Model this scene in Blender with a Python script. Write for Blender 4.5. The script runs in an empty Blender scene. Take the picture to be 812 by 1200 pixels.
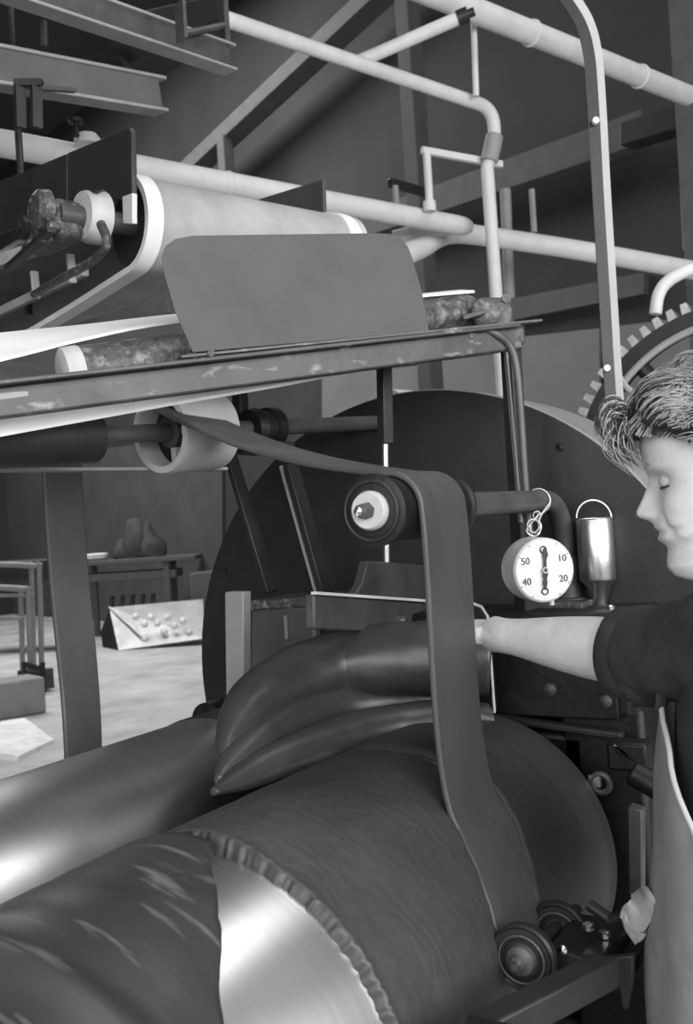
import bpy, bmesh, math, random
from mathutils import Vector, Matrix, noise
random.seed(7)
PI = math.pi
scene = bpy.context.scene
C = scene.collection

# ------------------------------------------------------------------ camera
CAM = Vector((0, 0, 1.58))
FPX, YAW, PITCH, ROLL = 1200.0, 0.5219, 0.0044, -0.0614
_F = Vector((math.cos(YAW)*math.cos(PITCH), math.sin(YAW)*math.cos(PITCH), math.sin(PITCH)))
_R = Vector((math.sin(YAW), -math.cos(YAW), 0))
_U = _R.cross(_F)
R2 = _R*math.cos(ROLL) + _U*math.sin(ROLL)
U2 = -_R*math.sin(ROLL) + _U*math.cos(ROLL)
cd = bpy.data.cameras.new('camera'); cam = bpy.data.objects.new('camera', cd); C.objects.link(cam)
m = Matrix((R2, U2, -_F)).transposed().to_4x4(); m.translation = CAM
cam.matrix_world = m
cd.sensor_fit = 'VERTICAL'; cd.sensor_height = 24; cd.sensor_width = 24; cd.lens = 24*FPX/1200.0
cd.clip_start = .02; cd.clip_end = 200
cd.dof.use_dof = True; cd.dof.focus_distance = 1.65; cd.dof.aperture_fstop = 6.0
scene.camera = cam

# ------------------------------------------------------------------ world, lights, exposure
w = bpy.data.worlds.new('world'); scene.world = w; w.use_nodes = True
w.node_tree.nodes['Background'].inputs[0].default_value = (1, 1, 1, 1)
w.node_tree.nodes['Background'].inputs[1].default_value = .25
BX = Vector((math.cos(math.radians(-19.4)), math.sin(math.radians(-19.4)), 0))
BY = Vector((-BX.y, BX.x, 0)); ZZ = Vector((0, 0, 1))
def B(x, y, z): return BX*x + BY*y + ZZ*z
def area(name, loc, aim, sx, sy, power):
    l = bpy.data.lights.new(name, 'AREA'); l.shape = 'RECTANGLE'; l.size = sx; l.size_y = sy; l.energy = power
    o = bpy.data.objects.new(name, l); C.objects.link(o); o.location = loc
    o.rotation_euler = (Vector(aim)-Vector(loc)).to_track_quat('-Z', 'Y').to_euler(); return o
area('daylight_side_windows', B(0.6, -3.05, 2.75), B(0.6, 5, 2.0), 6.4, 2.3, 500)       # in the window row of wall_right
area('added_end_fill', B(-3.4, -.9, 2.75), B(5, 1.2, 1.6), 3.6, 2.3, 170)       # added fill light, set in unseen windows of wall_left behind the camera
area('daylight_roof_glazing', B(3.2, -.4, 8.85), B(3.2, -.4, 0), 7.0, 2.4, 260)       # in the roof glazing over the machine
area('daylight_hall_glazing', B(4.2, 12.5, 8.85), B(4.2, 12.5, 0), 4.0, 7.5, 1100)       # roof glazing far down the hall
vs = scene.view_settings
vs.view_transform = 'Standard'; vs.look = 'None'; vs.exposure = 0.0; vs.gamma = 1.0; vs.use_curve_mapping = False

# ------------------------------------------------------------------ helpers
def at(px, py, D=None, X=None, Y=None, Z=None):
    """point of the place seen at a photo pixel, at depth D or on a plane X / Y / Z"""
    d = _F*FPX + R2*(px-406) - U2*(py-600)
    if X is not None: t = X/d.x
    elif Y is not None: t = Y/d.y
    elif Z is not None: t = (Z-CAM.z)/d.z
    else: t = D/FPX
    return CAM + d*t
def lerp(a, b, t): return a + (b-a)*t
def interp(tab, x):
    if x <= tab[0][0]: return tab[0][1]
    for (a, va), (b, vb) in zip(tab, tab[1:]):
        if x <= b:
            t = (x-a)/(b-a); t = t*t*(3-2*t)*.5 + t*.5
            return va + (vb-va)*t
    return tab[-1][1]
def cat(pts, n=6):
    """Catmull-Rom through points (Vectors or floats)"""
    out = []
    P = [pts[0]] + list(pts) + [pts[-1]]
    for i in range(1, len(P)-2):
        a, b, c, d = P[i-1], P[i], P[i+1], P[i+2]
        for k in range(n):
            t = k/n
            out.append(.5*((2*b) + (c-a)*t + (2*a-5*b+4*c-d)*t*t + (3*b-a-3*c+d)*t**3))
    out.append(P[-2]); return out

class MB:
    def __init__(s): s.v = []; s.f = []
    def add(s, v, f):
        o = len(s.v); s.v += [Vector(q) for q in v]; s.f += [tuple(i+o for i in q) for q in f]; return s
    def box(s, c, sx, sy, sz, ax=None, ay=None, az=None):
        c = Vector(c); ax = Vector(ax or (1,0,0)).normalized(); ay = Vector(ay or (0,1,0)).normalized(); az = Vector(az or (0,0,1)).normalized()
        v = [c + ax*sx*.5*i + ay*sy*.5*j + az*sz*.5*k for i in (-1,1) for j in (-1,1) for k in (-1,1)]
        return s.add(v, [(0,1,3,2),(4,6,7,5),(0,4,5,1),(2,3,7,6),(0,2,6,4),(1,5,7,3)])
    def beam(s, a, b, wid, hei, up=(0,0,1)):
        a = Vector(a); b = Vector(b); d = (b-a); L = d.length; d.normalize()
        sd = d.cross(Vector(up)).normalized(); u = sd.cross(d).normalized()
        return s.box((a+b)/2, L, wid, hei, d, sd, u)
    def lathe(s, a, d, prof, n=32, ref=None):
        """prof: list of (distance along d, radius)"""
        a = Vector(a); d = Vector(d).normalized(); e = (Vector(ref) if ref else d.orthogonal()); e = (e - d*e.dot(d)).normalized(); g = d.cross(e)
        v = []; f = []
        for (t, r) in prof:
            for k in range(n):
                q = 2*PI*k/n; v.append(a + d*t + (e*math.cos(q)+g*math.sin(q))*r)
        for i in range(len(prof)-1):
            for k in range(n):
                f.append((i*n+k, i*n+(k+1) % n, (i+1)*n+(k+1) % n, (i+1)*n+k))
        shut = tuple(prof[0]) == tuple(prof[-1])
        if prof[0][1] > 1e-6 and not shut: f.append(tuple(range(n-1, -1, -1)))
        if prof[-1][1] > 1e-6 and not shut: f.append(tuple((len(prof)-1)*n+k for k in range(n)))
        return s.add(v, f)
    def cyl(s, a, b, r, n=24, bev=0):
        a = Vector(a); b = Vector(b); L = (b-a).length
        p = [(0, r-bev), (bev, r), (L-bev, r), (L, r-bev)] if bev else [(0, r), (L, r)]
        return s.lathe(a, b-a, p, n)
    def tube(s, pts, r, n=12, flat=1.0, ref=(0,0,1), cap=True, fun=None):
        pts = [Vector(p) for p in pts]; N = len(pts); v = []; f = []
        rr = r if isinstance(r, (list, tuple)) else [r]*N
        e = None
        for i, p in enumerate(pts):
            t = (pts[min(i+1, N-1)]-pts[max(i-1, 0)]).normalized()
            if e is None:
                e = Vector(ref); e = (e-t*e.dot(t))
                if e.length < 1e-3: e = t.orthogonal()
            else: e = e-t*e.dot(t)
            e.normalize(); g = t.cross(e)
            for k in range(n):
                q = 2*PI*k/n; R = rr[i]*(fun(i/(N-1), q) if fun else 1)
                v.append(p + (e*math.cos(q)*flat + g*math.sin(q))*R)
        for i in range(N-1):
            for k in range(n): f.append((i*n+k, i*n+(k+1) % n, (i+1)*n+(k+1) % n, (i+1)*n+k))
        if cap:
            f.append(tuple(range(n-1, -1, -1))); f.append(tuple((N-1)*n+k for k in range(n)))
        return s.add(v, f)
    def ring(s, c, d, R, r, n=32, m=8, a0=0, a1=2*PI, ref=None):
        c = Vector(c); d = Vector(d).normalized(); e = (Vector(ref) if ref else d.orthogonal()); e = (e-d*e.dot(d)).normalized(); g = d.cross(e)
        pts = [c + (e*math.cos(a0+(a1-a0)*k/n)+g*math.sin(a0+(a1-a0)*k/n))*R for k in range(n+1)]
        return s.tube(pts, r, m, ref=d)
    def prism(s, poly, d):
        """extrude a planar polygon (list of points) by vector d"""
        n = len(poly); d = Vector(d); P = [Vector(p) for p in poly]
        v = P + [p+d for p in P]
        f = [tuple(range(n-1, -1, -1)), tuple(range(n, 2*n))] + [(k, (k+1) % n, n+(k+1) % n, n+k) for k in range(n)]
        return s.add(v, f)
    def grid(s, rows, closed=False):
        n = len(rows[0]); v = [q for r in rows for q in r]; f = []
        for i in range(len(rows)-1):
            for k in range(n if closed else n-1):
                f.append((i*n+k, i*n+(k+1) % n, (i+1)*n+(k+1) % n, (i+1)*n+k))
        return s.add(v, f)
    def ribbon(s, L, Rr, N, th):
        """thick ribbon from left edges, right edges and normals"""
        v = []; f = []
        for l, r, nn in zip(L, Rr, N):
            nn = Vector(nn).normalized()*th
            v += [Vector(l), Vector(r), Vector(r)+nn, Vector(l)+nn]
        k = len(L)
        for i in range(k-1):
            for j in range(4): f.append((i*4+j, i*4+(j+1) % 4, i*4+4+(j+1) % 4, i*4+4+j))
        f.append((3,2,1,0)); o = (k-1)*4; f.append((o, o+1, o+2, o+3))
        return s.add(v, f)
    def build(s, name, mat, parent=None, smooth=40, bevel=0, sub=0, label=None):
        o = parent_loc(parent)
        me = bpy.data.meshes.new(name); me.from_pydata([q-o for q in s.v], [], s.f); me.validate()
        bm = bmesh.new(); bm.from_mesh(me); bmesh.ops.recalc_face_normals(bm, faces=bm.faces); bm.to_mesh(me); bm.free()
        ob = bpy.data.objects.new(name, me); C.objects.link(ob); ob.data.materials.append(M[mat] if isinstance(mat, str) else mat)
        if smooth:
            me.polygons.foreach_set('use_smooth', [True]*len(me.polygons))
            me.set_sharp_from_angle(angle=math.radians(smooth))
        if parent is not None: ob.parent = parent
        if bevel:
            b = ob.modifiers.new('bevel', 'BEVEL'); b.width = bevel; b.segments = 2; b.limit_method = 'ANGLE'; b.angle_limit = math.radians(40); b.harden_normals = False
        if sub:
            b = ob.modifiers.new('sub', 'SUBSURF'); b.levels = sub; b.render_levels = sub
        if label: ob['label'] = label
        return ob
ORIG = {}
def parent_loc(p):
    o = Vector((0,0,0))
    while p is not None: o = o + Vector(p.location); p = p.parent
    return o
def thing(name, label, cat_, loc=(0,0,0), group=None):
    o = bpy.data.objects.new(name, None); C.objects.link(o); o.location = loc; o.empty_display_size = .05
    o['label'] = label; o['category'] = cat_
    if group: o['group'] = group
    return o
def tag(o, label, cat_, group=None):
    o['label'] = label; o['category'] = cat_
    if group: o['group'] = group
    return o
def struct(o): o['kind'] = 'structure'; return o

# ------------------------------------------------------------------ materials (all greys: a black and white photograph)
M = {}
def mat(name, v, rough=.6, metal=0, ns=8, amt=.2, bump=0, bs=None, stretch=(1,1,1), streak=None, detail=6, aniso=0, spec=.5):
    mt = bpy.data.materials.new(name); mt.use_nodes = True; nt = mt.node_tree; N = nt.nodes; L = nt.links
    b = N['Principled BSDF']; b.inputs['Roughness'].default_value = rough; b.inputs['Metallic'].default_value = metal
    b.inputs['Specular IOR Level'].default_value = spec
    if aniso: b.inputs['Anisotropic'].default_value = aniso
    tc = N.new('ShaderNodeTexCoord'); mp = N.new('ShaderNodeMapping'); mp.inputs['Scale'].default_value = stretch; L.new(tc.outputs['Object'], mp.inputs['Vector'])
    nz = N.new('ShaderNodeTexNoise'); nz.inputs['Scale'].default_value = ns; nz.inputs['Detail'].default_value = detail; nz.inputs['Roughness'].default_value = .65; L.new(mp.outputs[0], nz.inputs['Vector'])
    cr = N.new('ShaderNodeValToRGB'); e = cr.color_ramp.elements
    lo, hi = max(0, v*(1-amt)), v*(1+amt)
    e[0].position = .3; e[1].position = .7; e[0].color = (lo, lo, lo, 1); e[1].color = (hi, hi, hi, 1)
    L.new(nz.outputs['Fac'], cr.inputs[0]); out = cr.outputs[0]
    if streak:      # (scale, stretch, threshold, value): worn or splashed lighter marks
        m2 = N.new('ShaderNodeMapping'); m2.inputs['Scale'].default_value = streak[1]; L.new(tc.outputs['Object'], m2.inputs['Vector'])
        n2 = N.new('ShaderNodeTexNoise'); n2.inputs['Scale'].default_value = streak[0]; n2.inputs['Detail'].default_value = 5; L.new(m2.outputs[0], n2.inputs['Vector'])
        c2 = N.new('ShaderNodeValToRGB'); c2.color_ramp.elements[0].position = streak[2]; c2.color_ramp.elements[1].position = min(1, streak[2]+.16)
        L.new(n2.outputs['Fac'], c2.inputs[0])
        mx = N.new('ShaderNodeMixRGB'); L.new(c2.outputs[0], mx.inputs[0]); L.new(out, mx.inputs[1]); mx.inputs[2].default_value = (streak[3],)*3+(1,); out = mx.outputs[0]
    L.new(out, b.inputs['Base Color'])
    if bump:
        n3 = N.new('ShaderNodeTexNoise'); n3.inputs['Scale'].default_value = bs or ns*2; n3.inputs['Detail'].default_value = 4; L.new(mp.outputs[0], n3.inputs['Vector'])
        bp = N.new('ShaderNodeBump'); bp.inputs['Strength'].default_value = bump; bp.inputs['Distance'].default_value = .01; L.new(n3.outputs['Fac'], bp.inputs['Height']); L.new(bp.outputs[0], b.inputs['Normal'])
    M[name] = mt; return mt
mat('floor', .42, .75, 0, 1.5, .3, .1, 6)
mat('wall', .034, .9, 0, 1.2, .18)
mat('wall_pale', .17, .9, 0, 1.5, .15)
mat('wall_mid', .075, .9, 0, 1.5, .2)
mat('roof', .05, .9, 0, 1.0, .2)
mat('timber', .085, .85, 0, 6, .15)
mat('glass_frame', .3, .6)
mat('steel', .62, .36, 1, 5, .10, .04, 60, (.2, 1, 1))
mat('roll_steel', .60, .33, 1, 40, .05, .012, 120, (1, .05, .05), aniso=.0)
mat('roll_worn', .035, .5, .3, 30, .2, .05, 90, (1, .08, .08))
mat('rubber', .024, .50, 0, 10, .25, .25, 25, spec=.45)
mat('rubber_wavy', .032, .50, 0, 8, .25, 0, spec=.45)
mat('rubber_streak', .026, .42, 0, 9, .3, .2, 16, (1, .35, .35), streak=(10, (5, .8, .8), .60, .12))
mat('rubber_strip', .056, .5, 0, 9, .22, .12, 30, (1, 1, .4), spec=.45)
mat('rubber_fold', .036, .38, 0, 12, .25, .25, 14, spec=.55)
mat('black_iron', .007, .5, .0, 12, .4, .15, 40, spec=.35)
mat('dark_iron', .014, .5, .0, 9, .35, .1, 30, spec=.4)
mat('guard', .009, .5, 0, 5, .5, .05, 20, streak=(5, (1, 3, .6), .60, .022), spec=.3)
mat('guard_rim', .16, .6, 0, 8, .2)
mat('grey_iron', .060, .5, .2, 12, .3, .1, 40)
mat('splashed', .04, .5, 0, 40, .6, .5, 60, streak=(55, (1, 1, 1), .53, .15))
mat('rail', .045, .5, .1, 10, .4, .1, 40, streak=(24, (1, 1, 2), .60, .22))
mat('plate', .042, .65, 0, 6, .18, .05, 60, streak=(10, (1, 1, 1), .72, .16))
mat('pale_belt', .60, .8, 0, 6, .12)
mat('canvas_belt', .26, .85, 0, 7, .22, .1, 40)
mat('white_pipe', .55, .6, 0, 8, .10)
mat('grey_pipe', .24, .7, 0, 8, .15)
mat('pale_wheel', .38, .6, 0, 10, .2, .1, 30)
mat('chrome', .75, .22, 1, 20, .1)
mat('tin', .62, .32, 1, 14, .15, .05, 50)
mat('dial', .58, .5, 0, 10, .04)
mat('dial_case', .50, .5, 0, 14, .2)
mat('gear_tooth', .34, .5, .3, 20, .3)
mat('ink', .012, .5)
mat('wire', .60, .45, .3)
mat('skin', .50, .50, 0, 40, .10, .08, 220)
mat('hair', .26, .50, 0, 40, .35)
mat('hair_dark', .022, .65, 0, 40, .4)
mat('eye', .30, .5)
mat('lip', .16, .5)
mat('shirt', .026, .85, 0, 14, .35, .15, 30, streak=(6, (1, 1, 1), .70, .055))
mat('apron', .26, .9, 0, 12, .18, .2, 40, streak=(14, (1, 1, 1), .66, .12))
mat('apron_edge', .40, .9)
mat('trousers', .03, .9)
mat('shoe', .02, .5)
mat('rag', .35, .9, 0, 20, .4)
mat('sheet_metal', .25, .4, .3, 3, .35)
mat('paper', .75, .8)
mat('sack', .05, .9, 0, 6, .4)

# wavy relief of the milled sheet
def wavy():
    mt = M['rubber_wavy']; nt = mt.node_tree; N = nt.nodes; L = nt.links; b = N['Principled BSDF']
    tc = N['Texture Coordinate']; mp = N.new('ShaderNodeMapping'); mp.inputs['Scale'].default_value = (1, 1, 1); L.new(tc.outputs['Object'], mp.inputs['Vector'])
    wv = N.new('ShaderNodeTexWave'); wv.wave_type = 'BANDS'; wv.bands_direction = 'X'; wv.inputs['Scale'].default_value = 11; wv.inputs['Distortion'].default_value = 14; wv.inputs['Detail'].default_value = 3; wv.inputs['Detail Scale'].default_value = 1.4
    L.new(mp.outputs[0], wv.inputs['Vector'])
    bp = N.new('ShaderNodeBump'); bp.inputs['Strength'].default_value = .08; bp.inputs['Distance'].default_value = .006
    L.new(wv.outputs['Fac'], bp.inputs['Height']); L.new(bp.outputs[0], b.inputs['Normal'])
wavy()

# ------------------------------------------------------------------ the hall
struct(MB().box(B(2.6, 8.5, -.1), 12.6, 24, .2, BX, BY).build('floor', 'floor', smooth=0))
wb = struct(MB().box(B(8.62, 8.5, 4.5), .24, 24, 9.0, BX, BY).build('wall_back', 'wall', smooth=0))
struct(MB().box(B(2.6, 20.62, 4.5), 12.6, .24, 9.0, BX, BY).build('wall_far', 'wall', smooth=0))
wl0 = MB(); wl0.box(B(-3.62, 8.5, .78), .24, 24, 1.56, BX, BY); wl0.box(B(-3.62, 8.5, 6.5), .24, 24, 5.0, BX, BY)
wl0.box(B(-3.62, 10.75, 2.78), .24, 19.5, 2.44, BX, BY); wl0.box(B(-3.62, -3.15, 2.78), .24, .7, 2.44, BX, BY)
struct(wl0.build('wall_left', 'wall', smooth=0))
for k in range(2):  # unseen window frames, added in wall_left for the fill light
    fr = MB(); y0 = -2.75+k*1.88
    for y in (y0, y0+.93, y0+1.84): fr.box(B(-3.6, y, 2.78), .06, .05, 2.4, BX, BY)
    for z in (1.6, 2.4, 3.2, 3.96): fr.box(B(-3.6, y0+.92, z), .06, 1.84, .05, BX, BY)
    struct(fr.build('window_%d' % (k+5), 'glass_frame', smooth=0))
# wall_right behind the photographer: sill, lintel, piers and a row of windows
wr = MB(); wr.box(B(2.6, -3.32, .78), 12.6, .24, 1.56, BX, BY); wr.box(B(2.6, -3.32, 6.5), 12.6, .24, 5.0, BX, BY)
wr.box(B(6.5, -3.32, 2.78), 4.8, .24, 2.44, BX, BY); wr.box(B(-3.2, -3.32, 2.78), .9, .24, 2.44, BX, BY)
struct(wr.build('wall_right', 'wall', smooth=0))
for k in range(4):
    fr = MB(); x0 = -2.7+k*1.7
    for x in (x0, x0+.85, x0+1.66): fr.box(B(x, -3.3, 2.78), .05, .06, 2.4, BX, BY)
    for z in (1.6, 2.4, 3.2, 3.96): fr.box(B(x0+.83, -3.3, z), 1.66, .06, .05, BX, BY)
    struct(fr.build('window_%d' % (k+1), 'glass_frame', smooth=0))
rf = MB(); rf.box(B(2.6, 8.5, 9.1), 12.6, 24, .2, BX, BY)
struct(rf.build('ceiling', 'roof', smooth=0))
# pale dado panels on the far wall seen through the pipes
def wpt(px, py, bx=8.48):
    d = _F*FPX + R2*(px-406) - U2*(py-600); return CAM + d*(bx/d.dot(BX))
def panel(a, b, c, d, mt, th=.04, name='wall_panel'):
    o = MB().prism([wpt(*a), wpt(*b), wpt(*c), wpt(*d)], -BX*th).build(name, mt, wb, smooth=0); return o
panel((380, 440), (500, 428), (500, 640), (380, 640), 'wall_pale')
panel((505, 425), (608, 412), (608, 640), (505, 640), 'wall_pale')
panel((614, 395), (705, 385), (705, 640), (614, 640), 'wall_pale')
panel((712, 384), (812, 372), (812, 640), (712, 640), 'wall_pale')
panel((-120, 548), (262, 512), (262, 730), (-120, 742), 'wall_mid', .03)
panel((600, 352), (760, 320), (760, 345), (600, 377), 'timber', .08, 'wall_rail')

# timber frame of the hall: posts, tie beam and braces
def timber(name, a, b, wd, hg, label, up=(0,0,1), mt='timber'):
    return tag(MB().beam(a, b, wd, hg, up).build(name, mt, smooth=0, bevel=.01), label, 'beam')
t = at(477, 0, D=9.5); timber('timber_post', Vector((t.x, t.y, 0)), Vector((t.x, t.y, 8.95)), .17, .17, 'pale square post rising behind the small pipe bracket', BX)
t = at(806, 60, D=6.9); timber('timber_post', Vector((t.x, t.y, 0)), Vector((t.x, t.y, 8.95)), .16, .16, 'pale post at the right edge where the thick pipe ends', BX)
timber('tie_beam', wpt(380, 283, 8.2), wpt(760, 150, 8.2), .2, .30, 'long pale tie beam crossing behind the curved steel bar')
timber('tie_beam', wpt(735, 160, 7.0), wpt(840, 128, 7.0), .2, .18, 'short dark beam end meeting the post at the right edge', mt='dark_iron')
timber('roof_brace', wpt(150, 268, 8.0), wpt(470, -30, 8.0), .2, .30, 'long diagonal brace rising to the top between the pipes', BX)
timber('roof_brace', wpt(-20, 150, 8.0), wpt(150, 45, 8.0), .2, .42, 'diagonal brace in the upper left corner behind the channel', BX)
t0 = wpt(263, 160, 7.9); timber('hanging_strut', t0, t0-ZZ*1.3, .16, .16, 'short vertical strut hanging below the diagonal brace', BX)

# ------------------------------------------------------------------ overhead pipes
def pipe(name, pts, r, label, mt='white_pipe', n=14, smoothpath=0, extra=None):
    P = cat([Vector(p) for p in pts], smoothpath) if smoothpath else pts
    root = thing(name, label, 'pipe', P[0])
    MB().tube(P, r, n).build('pipe_run', mt, root, smooth=60)
    return root
def elbow(a, b, c, r, n=8):
    """round the corner b of a path a-b-c"""
    a, b, c = Vector(a), Vector(b), Vector(c); u = (a-b).normalized(); v = (c-b).normalized(); out = []
    for k in range(n+1):
        t = k/n; out.append((b+u*r)*(1-t)**2 + b*2*t*(1-t) + (b+v*r)*t*t)
    return out
# P1 long pipe
a = at(-60, 157, D=3.6); b = at(537, 264, D=5.35); a = a-(b-a)*.9
root = thing('overhead_pipe', 'long thick white pipe behind the upper conveyor, ending in the middle', 'pipe', a)
MB().tube([a, lerp(a, b, .5), b], .050, 20).build('pipe_run', 'white_pipe', root, smooth=60)
MB().lathe(b-(b-a).normalized()*.02, b-a, [(0, .050), (.06, .048), (.1, .036), (.115, .0)], 20).build('rounded_end', 'white_pipe', root)
MB().ring(lerp(a, b, .71), b-a, .050, .006, 20).build('joint_ring', 'white_pipe', root)
# P2
a = at(440, -34, D=4.45); b = at(806, 112, D=6.1); e0 = a-(b-a)*1.2
root = thing('overhead_pipe', 'thick white pipe crossing the upper right corner', 'pipe', a)
MB().tube([e0, a, b], .058, 20).build('pipe_run', 'white_pipe', root, smooth=60)
for q in (.42, .80): MB().ring(lerp(a, b, q), b-a, .060, .008, 20).build('joint_ring', 'white_pipe', root)
# P3 thin pipe with drop
a = at(258, 20, D=4.2); b = at(580, 128, D=5.2); c = at(579, 168, D=5.2); d_ = at(571, 196, D=5.2); e = at(592, 500, D=5.2); g = Vector((e.x, e.y, .3))
root = thing('drop_pipe', 'thin white pipe that turns down behind the roller bearing', 'pipe', a)
P = [a, lerp(a, b, .5)] + elbow(a, b, c, .12) + [c, d_, d_-ZZ*.06, lerp(d_, e, .5), e, g]
MB().tube(P, .033, 14).build('pipe_run', 'white_pipe', root, smooth=60)
MB().cyl(at(580, 158, D=5.2), at(573, 190, D=5.2), .045, 16, .008).build('coupling', 'grey_pipe', root)
br0 = at(414, 75, D=4.72); br1 = at(536, 22, D=4.62)
MB().tube([br0, br1], .030, 12).build('branch_pipe', 'white_pipe', root, smooth=60)
MB().lathe(br1, br1-br0, [(0, .036), (.05, .036), (.05, .02), (.08, .02)], 12).build('branch_cap', 'dark_iron', root)
# P4
P = [at(430, 318, D=5.2), at(490, 292, D=5.4), at(528, 274, D=5.7), at(590, 280, D=5.9), at(700, 297, D=6.0), at(840, 322, D=6.2), at(1150, 378, D=6.6)]
root = thing('overhead_pipe', 'lower white pipe running right from behind the guard plate', 'pipe', P[0])
MB().tube(cat(P, 6), .056, 16).build('pipe_run', 'white_pipe', root, smooth=60)
P = [at(462, 280, D=5.5), at(500, 270, D=5.45), at(528, 266, D=5.5)]
MB().tube(P, .045, 14).build('stub_pipe', 'white_pipe', root, smooth=60)
# hangers and brackets
def rod(name, a, b, r, label, mt='grey_pipe', cat_='rod'): return tag(MB().cyl(a, b, r, 10).build(name, mt, smooth=60), label, cat_)
rod('hanger_rod', at(555, 22, D=5.0), at(558, 113, D=5.0), .015, 'thin rod hanging between the two upper pipes', 'white_pipe')
rod('hanger_rod', at(623, 222, D=6), at(626, 272, D=6), .018, 'short grey rod hanging above the lower white pipe')
rod('hanger_rod', at(797, 150, D=7.75), at(804, 292, D=7.75), .025, 'rod hanging beside the right edge above the gear')
rod('hanger_rod', at(592, 222, D=6.6), at(597, 350, D=6.6), .036, 'grey rod right behind the drop pipe', 'grey_pipe')
bk = thing('pipe_bracket', 'pale angle bracket clamped to the drop pipe', 'bracket', at(495, 180, D=5.1))
MB().beam(at(494, 176, D=5.1), at(588, 193, D=5.3), .03, .035).build('arm', 'white_pipe', bk, bevel=.004)
MB().cyl(at(500, 180, D=5.1), at(504, 246, D=5.1), .020, 12).build('stem', 'white_pipe', bk)
MB().cyl(at(503, 236, D=5.1), at(504, 248, D=5.1), .032, 12).build('foot', 'white_pipe', bk)
bk = thing('pipe_bracket', 'small dark angle bracket left of the pale one', 'bracket', at(458, 215, D=5.6))
MB().beam(at(457, 214, D=5.6), at(500, 226, D=5.8), .04, .045).build('arm', 'dark_iron', bk, bevel=.004)
MB().cyl(at(463, 218, D=5.6), at(465, 246, D=5.6), .018, 10).build('stem', 'grey_pipe', bk)
# curved flat bar (bright angle iron)
P = [at(540, -150, D=2.75), at(600, -98, D=2.75), at(640, -45, D=2.75), at(664, -8, D=2.75), at(685, 26, D=2.75), at(695, 62, D=2.75), at(700, 120, D=2.75), at(706, 230, D=2.75), at(714, 360, D=2.75), at(723, 500, D=2.75), at(760, 1000, D=2.75), at(783, 1289, D=2.75)]
P = cat(P, 6); sd = R2.copy(); root = thing('curved_bar', 'tall curved angle iron with a bright right flange', 'bar', P[-1])
dn = []; 
for i in range(len(P)):
    t = (P[min(i+1, len(P)-1)]-P[max(i-1, 0)]).normalized(); s_ = t.cross(_F).normalized(); dn.append(s_ if s_.dot(R2) > 0 else -s_)
P[-1].z = P[-1].z
MB().ribbon([p-s*.026 for p, s in zip(P, dn)], [p+s*.004 for p, s in zip(P, dn)], [_F]*len(P), .006).build('web', 'dark_iron', root)  # web coloured dark to keep the bar's left side shaded
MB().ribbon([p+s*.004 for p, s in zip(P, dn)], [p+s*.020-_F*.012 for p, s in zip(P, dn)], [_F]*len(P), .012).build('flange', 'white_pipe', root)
for px, py in ((697, 143), (710, 432)):
    q = at(px, py, D=2.74); MB().cyl(q, q-_F*.015, .009, 10).build('bolt', 'white_pipe', root)

# overhead steel channels, upper left
ch = thing('channel_beam', 'steel channel ending near the top left corner', 'beam', at(0, 70, D=3.0))
a = at(-40, 48, D=2.95); b = at(186, 92, D=3.5); a = a-(b-a)*1.5
MB().beam(a-ZZ*.05, b-ZZ*.05, .012, .11).build('web', 'timber', ch, bevel=.003)
MB().beam(a+_F*.03+ZZ*.005, b+_F*.03+ZZ*.005, .07, .012).build('flange', 'grey_pipe', ch, bevel=.003)
MB().beam(a+_F*.03-ZZ*.105, b+_F*.03-ZZ*.105, .07, .012).build('flange', 'grey_pipe', ch, bevel=.003)
MB().cyl(at(50, -30, D=3.1), at(52, 55, D=3.1), .013, 8).build('hanger', 'dark_iron', ch)
ch = thing('channel_beam', 'dark steel channel running in from the top edge, bracketed', 'beam', at(70, 0, D=3.1))
a = at(40, -30, D=3.0); b = at(268, 52, D=3.6); a = a-(b-a)*1.5
MB().beam(a-ZZ*.04, b-ZZ*.04, .012, .09).build('web', 'grey_iron', ch, bevel=.003)
MB().beam(a+_F*.03, b+_F*.03, .07, .010).build('flange', 'grey_pipe', ch, bevel=.003)
MB().beam(a+_F*.03-ZZ*.085, b+_F*.03-ZZ*.085, .07, .010).build('flange', 'grey_pipe', ch, bevel=.003)
for px, py in ((128, -5), (212, 25)):
    q = at(px, py, D=3.25); MB().box(q, .012, .05, .12, BX, BY).build('stiffener', 'grey_iron', ch)
q = at(262, 22, D=3.6); MB().box(q, .02, .04, .2, BX, BY).build('end_plate', 'grey_iron', ch)
MB().cyl(at(214, 40, D=3.4), at(262, 30, D=3.55), .012, 8).build('tie_rod', 'grey_iron', ch)
bx_ = MB().prism([at(135, 60, D=3.5), at(170, 10, D=3.6), at(262, -10, D=3.9), at(262, 20, D=3.9), at(200, 50, D=3.7), at(150, 78, D=3.6)], _F*.2)
tag(bx_.build('hoist_box', 'dark_iron', bevel=.01), 'dark boxy hoist housing behind the bracketed channel', 'machine')
hk = thing('hanging_clamp', 'dark clamp hanging above the long white pipe at left', 'clamp', at(35, 150, D=3.0))
for px in (23, 42): MB().beam(at(px, 97, D=3.0), at(px+1, 150, D=3.0), .02, .03, BX).build('clamp_leg', 'dark_iron', hk)
MB().beam(at(18, 98, D=3.0), at(50, 98, D=3.0), .03, .02).build('clamp_bar', 'dark_iron', hk)
MB().beam(at(45, 103, D=3.0), at(88, 106, D=3.1), .02, .012).build('clamp_arm', 'grey_iron', hk)
vb = thing('pipe_valve', 'small round valve cap sitting on the long white pipe', 'valve', at(103, 165, D=3.75))
q = at(103, 170, D=3.85); MB().lathe(q, ZZ, [(0, .05), (.02, .05), (.04, .035), (.05, 0)], 18).build('cap', 'white_pipe', vb)
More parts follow.
